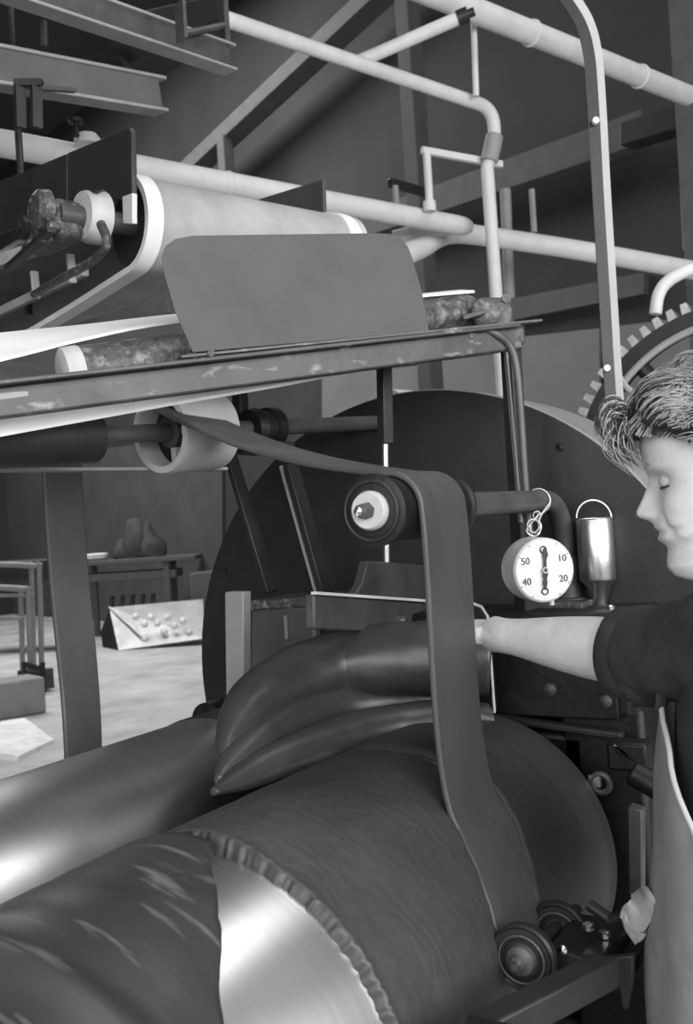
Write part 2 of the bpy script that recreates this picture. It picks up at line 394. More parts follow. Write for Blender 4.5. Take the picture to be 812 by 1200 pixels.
q = at(90, 160, D=3.8); MB().cyl(q, q+ZZ*.05, .010, 10).build('stem', 'dark_iron', vb); MB().cyl(q+ZZ*.05, q+ZZ*.065, .028, 12).build('handle', 'dark_iron', vb)

# ------------------------------------------------------------------ far hall: bench, tray, carts
def fl(px, py): return at(px, py, Z=0.0)
bench = thing('work_bench', 'long pale topped work bench against the far wall', 'bench', at(160, 700, D=15.0))
bt = at(100, 661, D=15.2); bt2 = at(233, 651, D=15.2); zt = (bt.z+bt2.z)/2; bt.z = bt2.z = zt
u = (bt2-bt).normalized(); vv = ZZ.cross(u)
MB().beam(bt, bt2, .7, .07).build('bench_top', 'timber', bench, bevel=.01)
MB().beam(bt-ZZ*.22+u*.05, bt2-ZZ*.22-u*.3, .6, .12).build('lower_shelf', 'timber', bench, bevel=.01)
for q, s_ in ((.03, -1), (.03, 1), (.74, -1), (.74, 1)):
    g = lerp(bt, bt2, q)+vv*.28*s_; MB().beam(g, Vector((g.x, g.y, 0)), .08, .08, u).build('leg', 'timber', bench)
zb = zt+.035
def onb(px, D=15.2): g = at(px, 650, D=D); g.z = zb; return g
for px, r, h, lb in ((160, .20, .62, 'tall dark sack standing on the far bench'), (178, .20, .5, 'slumped dark sack right of the tall one on the bench'), (143, .14, .30, 'small pale bundle at the left of the sacks on the bench')):
    g = onb(px); o = MB().lathe(g, ZZ, [(0, r*.95), (h*.12, r*1.05), (h*.35, r*.95), (h*.6, r*.72), (h*.85, r*.42), (h*.97, r*.2), (h, 0)], 18).build('sack', 'sack', smooth=60)
    for v in o.data.vertices:
        if v.co.z > zb+.02: v.co += Vector(noise.noise_vector(v.co*5))*r*.35
    tag(o, lb, 'sack')
g = onb(112); tag(MB().lathe(g, ZZ, [(0, .12), (.03, .17), (.09, .18), (.10, .16), (.03, .12)], 16).build('bowl', 'paper', smooth=40), 'small pale bowl at the left end of the bench', 'bowl')
for k in range(5):
    g = at(122+k*12, 690, D=15.1); g.z = .0
    tag(MB().beam(Vector((g.x, g.y, .0)), Vector((g.x, g.y, .62))+u*.12, .10, .05, u).build('plank_offcut', 'sack', smooth=0), ['leftmost', 'second', 'third', 'fourth', 'rightmost'][k]+' dark offcut leaning under the bench', 'plank', 'offcuts under the bench')
# metal tray with droplets
p0 = fl(140, 762); 
def gz(px, py, D): return at(px, py, D=D)
D0 = 13.5
tray = thing('metal_tray', 'large pale sheet metal tray on the floor before the bench', 'tray', gz(140, 760, D0))
q1, q2, q3, q4 = gz(139, 762, D0), gz(239, 748, D0), gz(238, 702, D0+.6), gz(128, 712, D0+.6)
MB().prism([q1, q2, q3, q4], Vector((0,0,-.02))+_F*.02).build('tray_panel', 'sheet_metal', tray)
MB().prism([q1, q4, gz(118, 740, D0+.8), gz(120, 757, D0+.5)], _F*.02).build('tray_side', 'dark_iron', tray)
MB().prism([q4, gz(163, 742, D0+.1), gz(165, 740, D0+.1), q4+ZZ*.02], -_F*.03).build('tray_flap', 'paper', tray)
for px, py in ((160, 722), (170, 731), (178, 723), (185, 730), (193, 740), (205, 733), (215, 727), (222, 740), (171, 748), (197, 723)):
    g = gz(px, py, D0+.15); MB().lathe(g-_F*.05, -_F, [(0, .05), (.03, .04), (.05, 0)], 12).build('dent', 'paper', tray)
bxg = gz(222, 670, 15.2)
tag(MB().prism([gz(222, 672, 14.2), gz(262, 668, 14.2), gz(262, 742, 14.2), gz(226, 742, 14.2)], _F*.3).build('crate', 'timber', bevel=.02), 'grey crate behind the tray at its right end', 'crate')
# bent pipe carts left
def cart(px0, px1, top, bot, D, label):
    root = thing('pipe_cart', label, 'cart', at(px1, bot, D=D))
    for dx, dd in ((0, 0), (-9, .7)):
        P = [at(px0+dx, top-2, D=D+dd), at(px1-6+dx, top, D=D+dd), at(px1+dx, top+9, D=D+dd), at(px1+3+dx, bot, D=D+dd)]
        MB().tube(cat(P, 5), .03, 10).build('bent_rail', 'grey_pipe', root, smooth=60)
    a = at(px1-6, top+35, D=D); MB().beam(a, a-R2*.5, .05, .03).build('cross_bar', 'grey_pipe', root)
    return root
cart(-30, 46, 663, 801, 10.7, 'pale bent pipe cart frame, the taller one at the left edge')
cart(-30, 33, 690, 806, 10.4, 'lower bent pipe cart frame at the left edge')
root = thing('floor_crate', 'small dark open crate on the floor at the cart', 'crate', at(40, 812, D=10.2))
for k in range(3): MB().beam(at(27, 778+k*13, D=10.2), at(52, 785+k*12, D=10.2), .03, .05).build('slat', 'dark_iron', root)
for px in (28, 50): MB().beam(at(px, 776, D=10.2), at(px+1, 812, D=10.2), .05, .03, BX).build('crate_post', 'dark_iron', root)
MB().box(at(42, 796, D=10.4), .2, .3, .2).build('crate_back', 'grey_iron', root)
for k, (pl, lb) in enumerate(([[(0, 850), (28, 846), (62, 872), (20, 892), (-20, 885)], 'crumpled white paper lying on the floor at lower left'], [[(26, 838), (34, 870), (18, 868)], 'torn white scrap standing up beside the crumpled paper'])):
    P = [fl(*q) for q in pl]
    if k == 1: P = [at(27, 838, D=10.2), at(36, 868, D=8.15), at(22, 866, D=8.1)]
    o = MB().prism(P, ZZ*.03+_F*.03).build('paper_scrap', 'paper', smooth=0); tag(o, lb, 'paper')
q = fl(14, 838); q.z = .16
tag(MB().box(q, .5, .35, .32, BX, BY).build('floor_box', 'grey_pipe', bevel=.02), 'low grey box on the floor behind the paper', 'box')
q = at(20, 668, D=14); mt_ = thing('machine_table', 'low dark table far back behind the cart frames', 'table', (q.x, q.y, 0))
MB().box(q, 1.4, .7, .28, u, vv).build('table_top', 'dark_iron', mt_, bevel=.03)
for sx in (-1, 1):
    for sy in (-1, 1):
        g = q+u*.6*sx+vv*.28*sy; MB().beam(Vector((g.x, g.y, 0)), Vector((g.x, g.y, q.z-.13)), .08, .08, u).build('leg', 'dark_iron', mt_)

# ------------------------------------------------------------------ the two-roll mill
RR = .25; YF, ZF = .762, .954; YB, ZB = 1.272, .9475; XE = 1.761; XN = -.55
XV = Vector((1, 0, 0)); YV = Vector((0, 1, 0))
def mill_roll(label, yc, zc):
    r = thing('mill_roll', label, 'roll', (XN, yc, zc-RR))
    MB().lathe((XN, yc, zc), XV, [(0, RR-.02), (.02, RR), (XE-XN-.155, RR), (XE-XN-.15, RR)], 128).build('roll_body', 'roll_steel', r, smooth=50)
    MB().lathe((XE-.15, yc, zc), XV, [(0, RR+.001), (.005, RR+.003), (.13, RR+.003), (.142, RR-.002), (.15, RR-.012)], 128).build('end_collar', 'roll_worn', r, smooth=50)
    MB().cyl((XE, yc, zc), (XE+.26, yc, zc), .11, 40).build('neck', 'dark_iron', r)
    MB().cyl((XN-.35, yc, zc), (XN, yc, zc), .11, 40).build('neck', 'dark_iron', r)
    return r
mill_roll('front steel mill roll carrying the rubber sheets', YF, ZF)
mill_roll('rear bare steel mill roll shining behind the front one', YB, ZB)
def rp(x, a, r):    # point on the front roll
    a = math.radians(a); return Vector((x, YF+r*math.cos(a), ZF+r*math.sin(a)))
def sheet(name, x0f, x1f, a0, a1, thf, nx, na, mt, label):
    rows = []
    for i in range(na+1):
        a = a0+(a1-a0)*i/na; x0, x1 = x0f(a), x1f(a); row = []
        for k in range(nx+1):
            s = k/nx; x = x0+(x1-x0)*s
            e = min(s, 1-s)*(x1-x0); th = thf(x, a, e)
            # rounded borders
            rb = math.sqrt(max(0, 1-(1-min(1, e/.010))**2)); ra = math.sqrt(max(0, 1-(1-min(1, min(i, na-i)/2.0))**2))
            row.append(rp(x, a, RR-.001+th*rb*ra))
        rows.append(row)
    o = MB().grid(rows).build(name, mt, smooth=75); return tag(o, label, 'rubber')
def nz(*v): return noise.noise(Vector(v))
# left sheet: streaked, bulging, oblique right edge
LE = [(60, .926), (97, .926), (99.5, .905), (104, .880), (109.5, .857), (118, .815), (133.4, .736), (150, .665), (175, .60), (230, .55)]
def th_left(x, a, e):
    t = .017 + .004*nz(x*6, a*.05, 1) + .0025*nz(x*25, a*.02, 4)
    t += .006*math.exp(-((x-.62-.0006*(a-100))/.016)**2)
    t += .004/(1+math.exp((x-.56)/.01))
    t += .012*math.exp(-((a-88)/14)**2)*math.exp(-((x-.95)/.25)**2)
    return t
sheet('rubber_sheet', lambda a: -.5, lambda a: interp(LE, a)+.002*nz(a*.3, 0, 0), 62, 235, th_left, 150, 110, 'rubber_streak', 'streaked dark rubber sheet on the left end of the front roll')
def th_mid(x, a, e):
    t = .014 + .0015*nz(x*9, a*.06, 9) + .0007*nz(x*30, a*.25, 2)
    d = x-.931
    t += .0035*math.exp(-(d/.011)**2)*(1+.45*math.sin(a*1.7+6*nz(a*.22, 0, 3))+.3*nz(a*.9, 1, 1))
    t += .010*math.exp(-((a-92)/14)**2)*math.exp(-((x-1.0)/.2)**2)
    return t
def xm0(a): return .931+.0014*math.sin(a*1.7+6*nz(a*.22, 0, 3))+.004*nz(a*.3, 3, 3)
def xsl(a): return interp([(60, 1.40), (112, 1.395), (120, 1.345), (127, 1.288), (140.5, 1.252), (152, 1.230), (161, 1.218), (200, 1.205), (240, 1.20)], a)
def xsr(a): return interp([(60, 1.44), (128, 1.435), (138, 1.418), (151, 1.386), (162, 1.360), (200, 1.345), (240, 1.34)], a)
sheet('rubber_sheet', xm0, lambda a: xsl(a)-.001, 70, 235, th_mid, 110, 300, 'rubber_wavy', 'rippled rubber sheet with a scalloped edge in the middle of the front roll')
sheet('rubber_sheet', lambda a: xsr(a)+.001, lambda a: 1.612, 62, 235, lambda x, a, e: .012+.001*nz(x*9, a*.05, 5), 40, 100, 'rubber', 'narrow dark rubber sheet at the far end of the front roll')

# strip cut from the sheet: up the roll, up to the pulley, over it and back to the conveyor
PC = Vector((1.215, .66, 1.586)); PR = .046; ST = .009
L = []; Rg = []; Nn = []
for k in range(41):
    a = 235-(235-133)*k/40; L.append(rp(xsl(a)+.001, a, RR+.0005)); Rg.append(rp(xsr(a)-.001, a, RR+.0005)); Nn.append(rp(0, a, 1)-rp(0, a, 0))
    Nn[-1] = Nn[-1]*1.0
i0 = len(L)
ptop = at(473, 640, Y=PC.y-PR); xl_top = 1.262; xr_top = xl_top+.150
l0, r0 = L[-1], Rg[-1]; n0 = Nn[-1].normalized()
lt, rt = Vector((xl_top, PC.y-PR, PC.z)), Vector((xr_top, PC.y-PR, PC.z))
for k in range(1, 16):
    s = k/16; h1 = s*s*(3-2*s); h2 = s**3-2*s*s+s; h3 = s**3-s*s
    t0_ = Vector((0, .13, .16)); t1_ = Vector((0, .03, .36))
    L.append(lerp(l0, lt, h1)+t0_*h2+t1_*h3); Rg.append(lerp(r0, rt, h1)+t0_*h2+t1_*h3)
    tt = (lt-l0)*(6*s-6*s*s)+t0_*(3*s*s-4*s+1)+t1_*(3*s*s-2*s); Nn.append(Vector((0, -tt.z, tt.y)))
for k in range(13):
    a = math.radians(180-98*k/12); q = Vector((0, PC.y+PR*math.cos(a), PC.z+PR*math.sin(a)))
    L.append(Vector((xl_top, 0, 0))+q); Rg.append(Vector((xr_top, 0, 0))+q); Nn.append(Vector((0, math.cos(a), math.sin(a))))
le, re = L[-1].copy(), Rg[-1].copy()
endl = at(178, 481, Y=1.16); endr = endl+Vector((.15, .02, .01))
for k in range(1, 17):
    s = k/16; sag = -.022*math.sin(PI*s)
    L.append(lerp(le, endl, s)+ZZ*sag); Rg.append(lerp(re, endr, s)+ZZ*sag); Nn.append(Vector((0, -.1, 1)))
tag(MB().ribbon(L, Rg, Nn, ST).build('rubber_strip', 'rubber_strip', smooth=35, bevel=.003), 'long rubber strip rising off the front roll and over the pulley', 'rubber')

# rolling bank of rubber in the nip
bank = thing('rubber_bank', 'thick folded bank of rubber rolling between the two rolls', 'rubber', (1.4, 1.02, 1.17))
def fold(pts, rad, seed, flat=1.0):
    P = cat([at(x, y, Y=Y) for x, y, Y in pts], 8); Rd = cat(rad, 8)
    def fun(t, q): return 1+.06*nz(math.cos(q)*1.2, math.sin(q)*1.2+seed, t*5)+.022*nz(math.cos(q)*2.5, math.sin(q)*2.5+seed, t*24)
    return MB().tube(P, Rd, 36, flat, (0, 0, 1), True, fun).build('fold', 'rubber_fold', bank, smooth=80)
fold([(264, 896, .97), (270, 868, .99), (295, 834, 1.01), (340, 803, 1.02), (395, 784, .99), (455, 774, .90), (520, 772, .80), (575, 776, .72)], [.006, .026, .050, .064, .070, .070, .070, .060], 1)
fold([(250, 928, .92), (290, 908, .93), (340, 886, .92), (400, 866, .90), (460, 852, .86), (520, 846, .79), (570, 848, .73)], [.006, .024, .034, .041, .043, .044, .040], 5, .92)
fold([(256, 915, .955), (275, 893, .965), (305, 866, .975), (350, 843, .975), (400, 832, .96), (460, 826, .90), (530, 822, .80)], [.008, .026, .036, .042, .042, .042, .04], 9)
fold([(258, 906, 1.05), (285, 880, 1.08), (330, 850, 1.08), (400, 822, 1.03), (470, 808, .93)], [.01, .03, .045, .055, .05], 13)

# mill housing at the far end
hs = thing('mill_housing', 'black cast iron housing at the far end of the rolls', 'machine', (2.0, .95, 0))
HX = 1.86
def hy(px, py, X=HX): return at(px, py, X=X)
MB().box((HX+.09, .92, 1.345), .19, .90, .06).build('top_casting', 'black_iron', hs, bevel=.012)
MB().box((HX+.09, .93, 1.25), .18, .86, .14).build('cross_head', 'black_iron', hs, bevel=.012)
MB().box((HX+.09, .56, .60), .17, .16, 1.2).build('column', 'black_iron', hs, bevel=.012)
MB().box((HX+.09, 1.50, .52), .17, .18, 1.04).build('column', 'black_iron', hs, bevel=.012)
MB().cyl(hy(240, 846, HX-.02), hy(240, 846, HX-.02)+XV*.15, .042, 32, .006).build('screw_cap', 'black_iron', hs)
MB().box((HX+.09, 1.02, .3), .17, .9, .6).build('base_casting', 'black_iron', hs, bevel=.02)
for yc in (YF, YB): MB().box((HX+.09, yc, .955), .17, .36, .40).build('bearing_block', 'black_iron', hs, bevel=.02)
# the face plate with bolts, flange below
MB().box((HX-.008, .655, 1.265), .016, .27, .17).build('face_plate', 'black_iron', hs, bevel=.004)
MB().beam(hy(578, 840, HX-.02), hy(730, 862, HX-.02), .03, .012).build('ledge', 'dark_iron', hs, bevel=.003)
for px, py in ((645, 808), (710, 822)):
    q = hy(px, py, HX-.016); MB().lathe(q, -XV, [(0, .012), (.006, .012), (.009, .008), (.010, 0)], 14).build('bolt', 'grey_iron', hs)
# shining odds on the end: corner lug, cap, pale plate
MB().box(hy(738, 884, 1.80), .05, .07, .05).build('lug', 'black_iron', hs, bevel=.006)
q = hy(738, 880, 1.78); MB().prism([hy(719, 872, 1.775), hy(731, 880, 1.775), hy(752, 893, 1.775), hy(740, 892, 1.775), hy(722, 886, 1.775)], XV*.01).build('corner_highlight', 'steel', hs)  # highlight on the corner, shaped as a bright steel sliver
MB().prism([hy(735, 945, 1.80), hy(752, 950, 1.80), hy(752, 1055, 1.80), hy(736, 1048, 1.80)], XV*.03).build('yoke_plate', 'grey_iron', hs, bevel=.003)
MB().cyl(hy(740, 905, 1.77), hy(775, 925, 1.77), .022, 20, .004).build('adjusting_screw', 'black_iron', hs)
q = hy(704, 918, 1.775); MB().ring(q, XV, .016, .006, 14, 8).build('eye_bolt', 'grey_iron', hs)
q = hy(697, 915, 1.775); MB().box(q, .01, .02, .02).build('eye_tab', 'steel', hs)
# near-end housing, out of the frame to the left
hn = thing('mill_housing', 'cast iron housing carrying the near ends of the rolls', 'machine', (-.95, 1.0, 0))
for yy in (.46, 1.56): MB().box((-.98, yy, .62), .3, .2, 1.24).build('column', 'black_iron', hn, bevel=.012)
MB().box((-.98, 1.02, 1.25), .3, 1.3, .14).build('top_casting', 'black_iron', hn, bevel=.012)
MB().box((-.98, 1.02, .3), .3, 1.0, .6).build('base_casting', 'black_iron', hn, bevel=.012)
for yc in (YF, YB): MB().box((-.98, yc, .955), .26, .40, .44).build('bearing_block', 'black_iron', hn, bevel=.02)
# bed frame below
tag(MB().box((.5, 1.02, .12), 3.4, 1.3, .24).build('mill_bed', 'black_iron', bevel=.02), 'black bed casting under both rolls', 'machine')

# stock guides and fittings in front of the guard
sg = thing('stock_guide', 'dark block with a worn pale top beside the upright bar', 'guide', (1.82, 1.2, 1.2))
X = 1.83
MB().prism([hy(291, 712, X), hy(372, 706, X), hy(372, 800, X), hy(288, 805, X)], XV*.16).build('block', 'grey_iron', sg, bevel=.012)
MB().prism([hy(290, 704, X-.002), hy(372, 699, X-.002), hy(372, 711, X-.002), hy(290, 716, X-.002)], XV*.165).build('worn_top', 'splashed', sg, bevel=.004)
q = hy(336, 735, X-.005); MB().box(q, .008, .008, .05).build('slot_key', 'steel', sg)
ub = MB().prism([hy(263, 694, 1.80), hy(285, 694, 1.80), hy(285, 850, 1.80), hy(265, 850, 1.80)], XV*.03)
tag(ub.build('upright_bar', 'grey_pipe', bevel=.003), 'pale upright flat bar left of the dark guide block', 'bar')
gp = thing('guide_plate', 'stepped wedge shaped guide plate behind the rubber strip', 'guide', at(425, 735, Y=.93))
Y = .93
MB().prism([at(368, 696, Y=Y), at(540, 709, Y=Y), at(540, 745, Y=Y), at(369, 737, Y=Y)], YV*.02).build('lower_plate', 'grey_iron', gp, bevel=.004)
MB().prism([at(431, 657, Y=Y+.03), at(520, 664, Y=Y+.03), at(520, 707, Y=Y+.03), at(414, 700, Y=Y+.03), at(424, 685, Y=Y+.03)], YV*.02).build('upper_plate', 'grey_iron', gp, bevel=.003)
MB().beam(at(368, 695, Y=Y-.004), at(540, 707, Y=Y-.004), .012, .005).build('worn_edge', 'white_pipe', gp)
q = at(472, 727, Y=Y); MB().cyl(q, q-YV*.01, .010, 14).build('bolt', 'steel', gp)
MB().cyl(at(451, 500, X=1.84), at(453, 660, X=1.84), .007, 10).build('screw_rod', 'steel', gp)
ck = thing('cheek_plate', 'dark rounded cheek plate with a bright edge at the nip', 'guide', (1.80, .85, 1.2))
pl = [hy(500, 705, 1.80), hy(552, 706, 1.80), hy(565, 711, 1.80), hy(572, 722, 1.80), hy(580, 835, 1.80), hy(500, 835, 1.80)]
MB().prism(pl, XV*.015).build('plate', 'black_iron', ck, bevel=.003)
MB().tube([hy(536, 705, 1.797)]+[p-XV*.003 for p in pl[1:5]], .0028, 8).build('edge_highlight', 'white_pipe', ck)  # highlight along the plate edge, drawn as a thin white tube

# big round gear guard
gd = thing('gear_guard', 'huge dark round gear guard behind the rolls', 'guard', (2.1, .97, 0))
GC = Vector((2.06, 1.0, 1.217)); GR = .635; GW = .30
MB().lathe(GC, XV, [(0, .0), (0, GR-.012), (.004, GR-.004)], 128).build('front_disc', 'guard', gd, smooth=30)
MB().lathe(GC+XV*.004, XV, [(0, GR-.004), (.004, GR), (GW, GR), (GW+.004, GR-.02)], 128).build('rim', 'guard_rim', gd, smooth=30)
MB().lathe(GC-XV*.004, XV, [(0, GR-.02), (0, GR-.004), (.008, GR-.004), (.008, GR-.02)], 128).build('edge_band', 'dark_iron', gd, smooth=30)
for ang in (25, 75, 125, 165):
    a = math.radians(ang); q = GC+Vector((-.002, math.cos(a)*(GR-.05), math.sin(a)*(GR-.05))); MB().lathe(q, -XV, [(0, .010), (.005, .009), (.007, 0)], 10).build('rivet', 'guard', gd)
MB().box((2.2, 1.0, .30), .2, .5, .60).build('foot', 'black_iron', gd)

# toothed gear at the right
gr = thing('spur_gear', 'large toothed spur gear behind the worker at right', 'gear', at(840, 560, D=3.3))
gc = at(868, 548, D=3.25); ga = XV.copy(); Rg_ = .56; nt_ = 72
ge = ZZ.copy(); gg = ga.cross(ge)
def gpt(a, r, t): return gc + (ge*math.cos(a)+gg*math.sin(a))*r + ga*t
MB().lathe(gc, ga, [(0, Rg_-.085), (0, Rg_-.03), (.10, Rg_-.03), (.10, Rg_-.085), (0, Rg_-.085)], 96, ge).build('rim', 'dark_iron', gr, smooth=30)
for k in range(nt_):
    a = 2*PI*k/nt_; h = 2*PI/nt_*.27; v = [gpt(a-h*1.2, Rg_-.031, 0), gpt(a-h*.75, Rg_+.004, 0), gpt(a+h*.75, Rg_+.004, 0), gpt(a+h*1.2, Rg_-.031, 0)]
    if k == 0: TOOTH = None
    o = MB().prism(v, ga*.10).build('tooth', 'gear_tooth', gr, smooth=0)
MB().ring(gc-ga*.004, ga, Rg_-.09, .012, 96, 8).build('inner_bead', 'grey_pipe', gr)
MB().lathe(gc-ga*.05, ga, [(0, .07), (.2, .07)], 32).build('hub', 'dark_iron', gr)
for k in range(6):
    a = 2*PI*k/6+.35; P = [gpt(a, .05, .05), gpt(a, .25, .05), gpt(a, Rg_-.07, .05)]
    MB().tube(P, [.045, .038, .045], 14, .6).build('spoke', 'dark_iron', gr)
P = [at(725, 440, D=3.1), at(735, 455, D=3.1), at(752, 466, D=3.1)]
MB().tube(cat(P, 5), .010, 8).build('oil_pipe', 'grey_pipe', gr)
P = [at(768, 368, D=3.6), at(772, 345, D=3.6), at(785, 328, D=3.6), at(815, 314, D=3.6), at(860, 305, D=3.6)]
pipe('bent_pipe', cat(P, 5), .022, 'white bent pipe curving above the spur gear', 'white_pipe')

# pulley stand: axle pipe, elbow, post, pulley
ps = thing('pulley_stand', 'bent pipe stand with the grooved strip pulley', 'pulley stand', (2.03, .66, 1.37))
a = Vector((1.22, .66, 1.586)); b = Vector((2.035, .66, 1.588)); c = Vector((2.035, .66, 1.36))
MB().tube([a, lerp(a, b, .5)]+elbow(a, b, c, .12, 12)+[Vector((2.035, .66, 1.44))], .0205, 20).build('bent_pipe', 'grey_iron', ps, smooth=60)
MB().lathe((2.035, .66, 1.375), ZZ, [(0, .045), (.012, .045), (.014, .027), (.095, .027), (.098, .022)], 28).build('socket', 'grey_iron', ps)
MB().box((1.99, .66, 1.380), .12, .12, .012).build('foot_plate', 'splashed', ps, bevel=.003)
pu = MB().lathe(PC-XV*.0, XV, [(0, .014), (0, PR-.008), (.004, PR+.004), (.012, PR+.004), (.015, PR-.001), (.24, PR-.001), (.243, PR+.004), (.25, PR+.003), (.25, .02)], 48).build('pulley', 'black_iron', ps)
MB().lathe(PC-XV*.012, XV, [(0, .012), (0, .024), (.005, .027), (.012, .027)], 24).build('bearing_cap', 'pale_wheel', pu)
MB().lathe(PC-XV*.030, XV, [(0, 0), (0, .010), (.018, .012), (.02, .012)], 6).build('nut', 'grey_iron', pu)
MB().lathe(PC-XV*.040, XV, [(0, 0), (.002, .006), (.012, .007)], 14).build('stud', 'chrome', pu)
MB().ring(PC-XV*.001, XV, PR-.006, .003, 40, 8).build('face_bead', 'dark_iron', pu)

# dial timer hanging from the pipe on wire
tm = thing('dial_timer', 'round white dial timer hanging on wire from the bent pipe', 'timer', at(630, 700, Y=.62))
fc = at(637, 668, D=1.80); 
fn = (CAM-fc).normalized(); fn = (fn + R2*.42 - ZZ*.06).normalized()     # facing slightly right of the camera
fu = (ZZ*1.0 - R2*.02); fu = (fu-fn*fu.dot(fn)).normalized(); fr_ = fu.cross(fn)
TR = .057
MB().lathe(fc, -fn, [(-.003, TR-.003), (0, TR), (.055, TR), (.062, TR-.008), (.064, 0)], 48).build('case', 'dial_case', tm, smooth=35)
face = MB().lathe(fc, fn, [(.0015, TR-.002), (.0035, TR-.004), (.0035, .0)], 48).build('face', 'dial', tm, smooth=30)
def fpt(x, y, h=.0045): return fc + fr_*x + fu*y + fn*h
def lab(txt, x, y, size):
    cu = bpy.data.curves.new('numeral', 'FONT'); cu.body = txt; cu.size = size; cu.align_x = 'CENTER'; cu.align_y = 'CENTER'; cu.extrude = .0003
    ob = bpy.data.objects.new('numeral_tmp', cu); C.objects.link(ob); bpy.context.view_layer.update()
    me = bpy.data.meshes.new_from_object(ob.evaluated_get(bpy.context.evaluated_depsgraph_get())); bpy.data.objects.remove(ob)
    rot = Matrix((fr_, fu, fn)).transposed().to_4x4(); rot.translation = fpt(x, y, .0042)-parent_loc(tm); me.transform(rot)
    me.materials.clear(); me.materials.append(M['ink']); o = bpy.data.objects.new('numeral', me); C.objects.link(o); o.parent = tm; return o
for txt, ang in (('10', 60), ('20', 120), ('40', 240), ('50', 300)):
    a = math.radians(ang); lab(txt, math.sin(a)*.040, math.cos(a)*.036, .017)
def disc(x, y, r, name, mt, h=.0048): return MB().lathe(fpt(x, y, h), fn, [(0, r), (.001, r), (.001, 0)], 16).build(name, mt, tm)
MB().ring(fpt(.0, .036), fn, .0058, .0011, 20, 6).build('top_mark', 'ink', tm); MB().ring(fpt(-.002, -.037), fn, .0058, .0011, 20, 6).build('bottom_mark', 'ink', tm)
hp = [(-.0015, -.034), (.0015, -.034), (.004, -.022), (.003, -.014), (.0055, -.008), (.003, .0), (.0025, .018), (.006, .027), (.003, .036), (0, .040), (-.003, .036), (-.0045, .027), (-.0025, .018), (-.003, .0), (-.005, -.010), (-.003, -.014), (-.0045, -.022)]
MB().prism([fpt(x+y*.06, y, .006) for x, y in hp], fn*.001).build('hand', 'ink', tm, smooth=0)
MB().ring(fpt(0, 0, .008), fn, .0045, .0012, 18, 6).build('hand_boss', 'dial_case', tm)
for k in range(12):
    a = 2*PI*k/12
    if k % 3: MB().prism([fpt(math.sin(a+d)*r, math.cos(a+d)*r) for r, d in ((.050, -.012), (.050, .012), (.0525, .012), (.0525, -.012))], fn*.0004).build('tick', 'ink', tm, smooth=0)
q = fc - fu*(TR+.004) + fr_*.024 - fn*.03; MB().cyl(q+fu*.012, q-fu*.006, .005, 10).build('knob', 'dial_case', tm)
pz = at(630, 575, Y=.66)
pc_ = Vector((pz.x, .66, 1.587))
wl = MB().ring(pc_, XV, .0235, .0016, 32, 6); tc_ = fc + fu*(TR+.002) - fn*.028
P = [pc_+Vector((0, -.023, -.004)), lerp(pc_, tc_, .5)+R2*.006, tc_+R2*.010+fu*.008, tc_-R2*.002, tc_-R2*.014+fu*.010, lerp(pc_, tc_, .55)-R2*.004, lerp(pc_, tc_, .35)+R2*.004, pc_+Vector((0, .016, -.018))]
wl.tube(cat(P, 6), .0015, 6)
wl.ring(lerp(pc_, tc_, .42), _F, .007, .0014, 16, 6); wl.ring(lerp(pc_, tc_, .75), R2+_F, .012, .0014, 16, 6); wl.ring(lerp(pc_, tc_, .72)-R2*.005, _F-R2*.3, .012, .0014, 16, 6)
wl.build('hanging_wire', 'wire', tm, smooth=60)

# lubricator can
oc = thing('oil_cup', 'shiny cylindrical oil cup with a wire handle', 'oil cup', at(702, 730, D=2.05))
q = at(696, 607, D=2.05); h = .125
MB().lathe(q-ZZ*h, ZZ, [(-.075, .010), (-.06, .012), (-.01, .024), (0, .0345), (.004, .036), (h-.003, .036), (h, .034), (h, .030), (h-.02, .030)], 32).build('body', 'tin', oc, smooth=35)
MB().lathe(q-ZZ*(h+.062), -ZZ, [(0, .012), (.02, .014), (.025, .010), (.07, .010)], 16).build('spout', 'splashed', oc)
P = [q+R2*math.cos(t)*.035*1+ZZ*(math.sin(t)*.036) for t in [PI*k/14 for k in range(15)]]
MB().tube(P, .0018, 6).build('handle', 'wire', oc, smooth=60)
# block on the housing top below the cup
hb = thing('pipe_fitting', 'splashed iron fittings on the housing beside the oil cup', 'fitting', at(690, 735, D=2.0))
MB().box(at(722, 722, D=2.05), .10, .06, .025).build('cap_plate', 'grey_pipe', hb, bevel=.003)
MB().box(at(688, 730, D=1.95), .06, .05, .02).build('lump', 'splashed', hb, bevel=.006)
for px, py in ((687, 733), (696, 726), (717, 716)):
    q = at(px, py, D=1.94); MB().lathe(q, ZZ, [(0, .008), (.010, .008), (.012, 0)], 6).build('nut', 'chrome', hb)

# ------------------------------------------------------------------ lower conveyor (receives the strip)
lc = thing('take_off_conveyor', 'dark take off conveyor rail with its roller above the mill', 'conveyor', at(613, 720, X=1.95))
def rl(px, py, k=0.0):       # depth runs from 1.5 m at the left edge to 2.0 m at the bearing
    return at(px, py, D=1.5+.5*px/600.0+k)
MB().beam(rl(-320, 512.5), rl(605, 397), .03, .044).build('side_rail', 'rail', lc, bevel=.004)
MB().beam(rl(-320, 486, -.012), rl(600, 383, -.012), .05, .007).build('top_flange', 'rail', lc, bevel=.002)
MB().beam(rl(-320, 502.5, -.02), rl(520, 404, -.02), .006, .010).build('cover_strip', 'grey_pipe', lc, bevel=.002)
MB().beam(rl(210, 419, -.03), rl(632, 376, -.03), .02, .005).build('edge_bar', 'rail', lc, bevel=.001)
Lp = [rl(x, y, -.03) for x, y in ((-320, 572), (0, 512), (110, 492), (220, 472), (330, 453), (450, 430))]
Rp = [rl(x, y, .0) for x, y in ((-320, 535), (0, 486), (110, 471), (220, 457), (330, 442), (450, 425))]
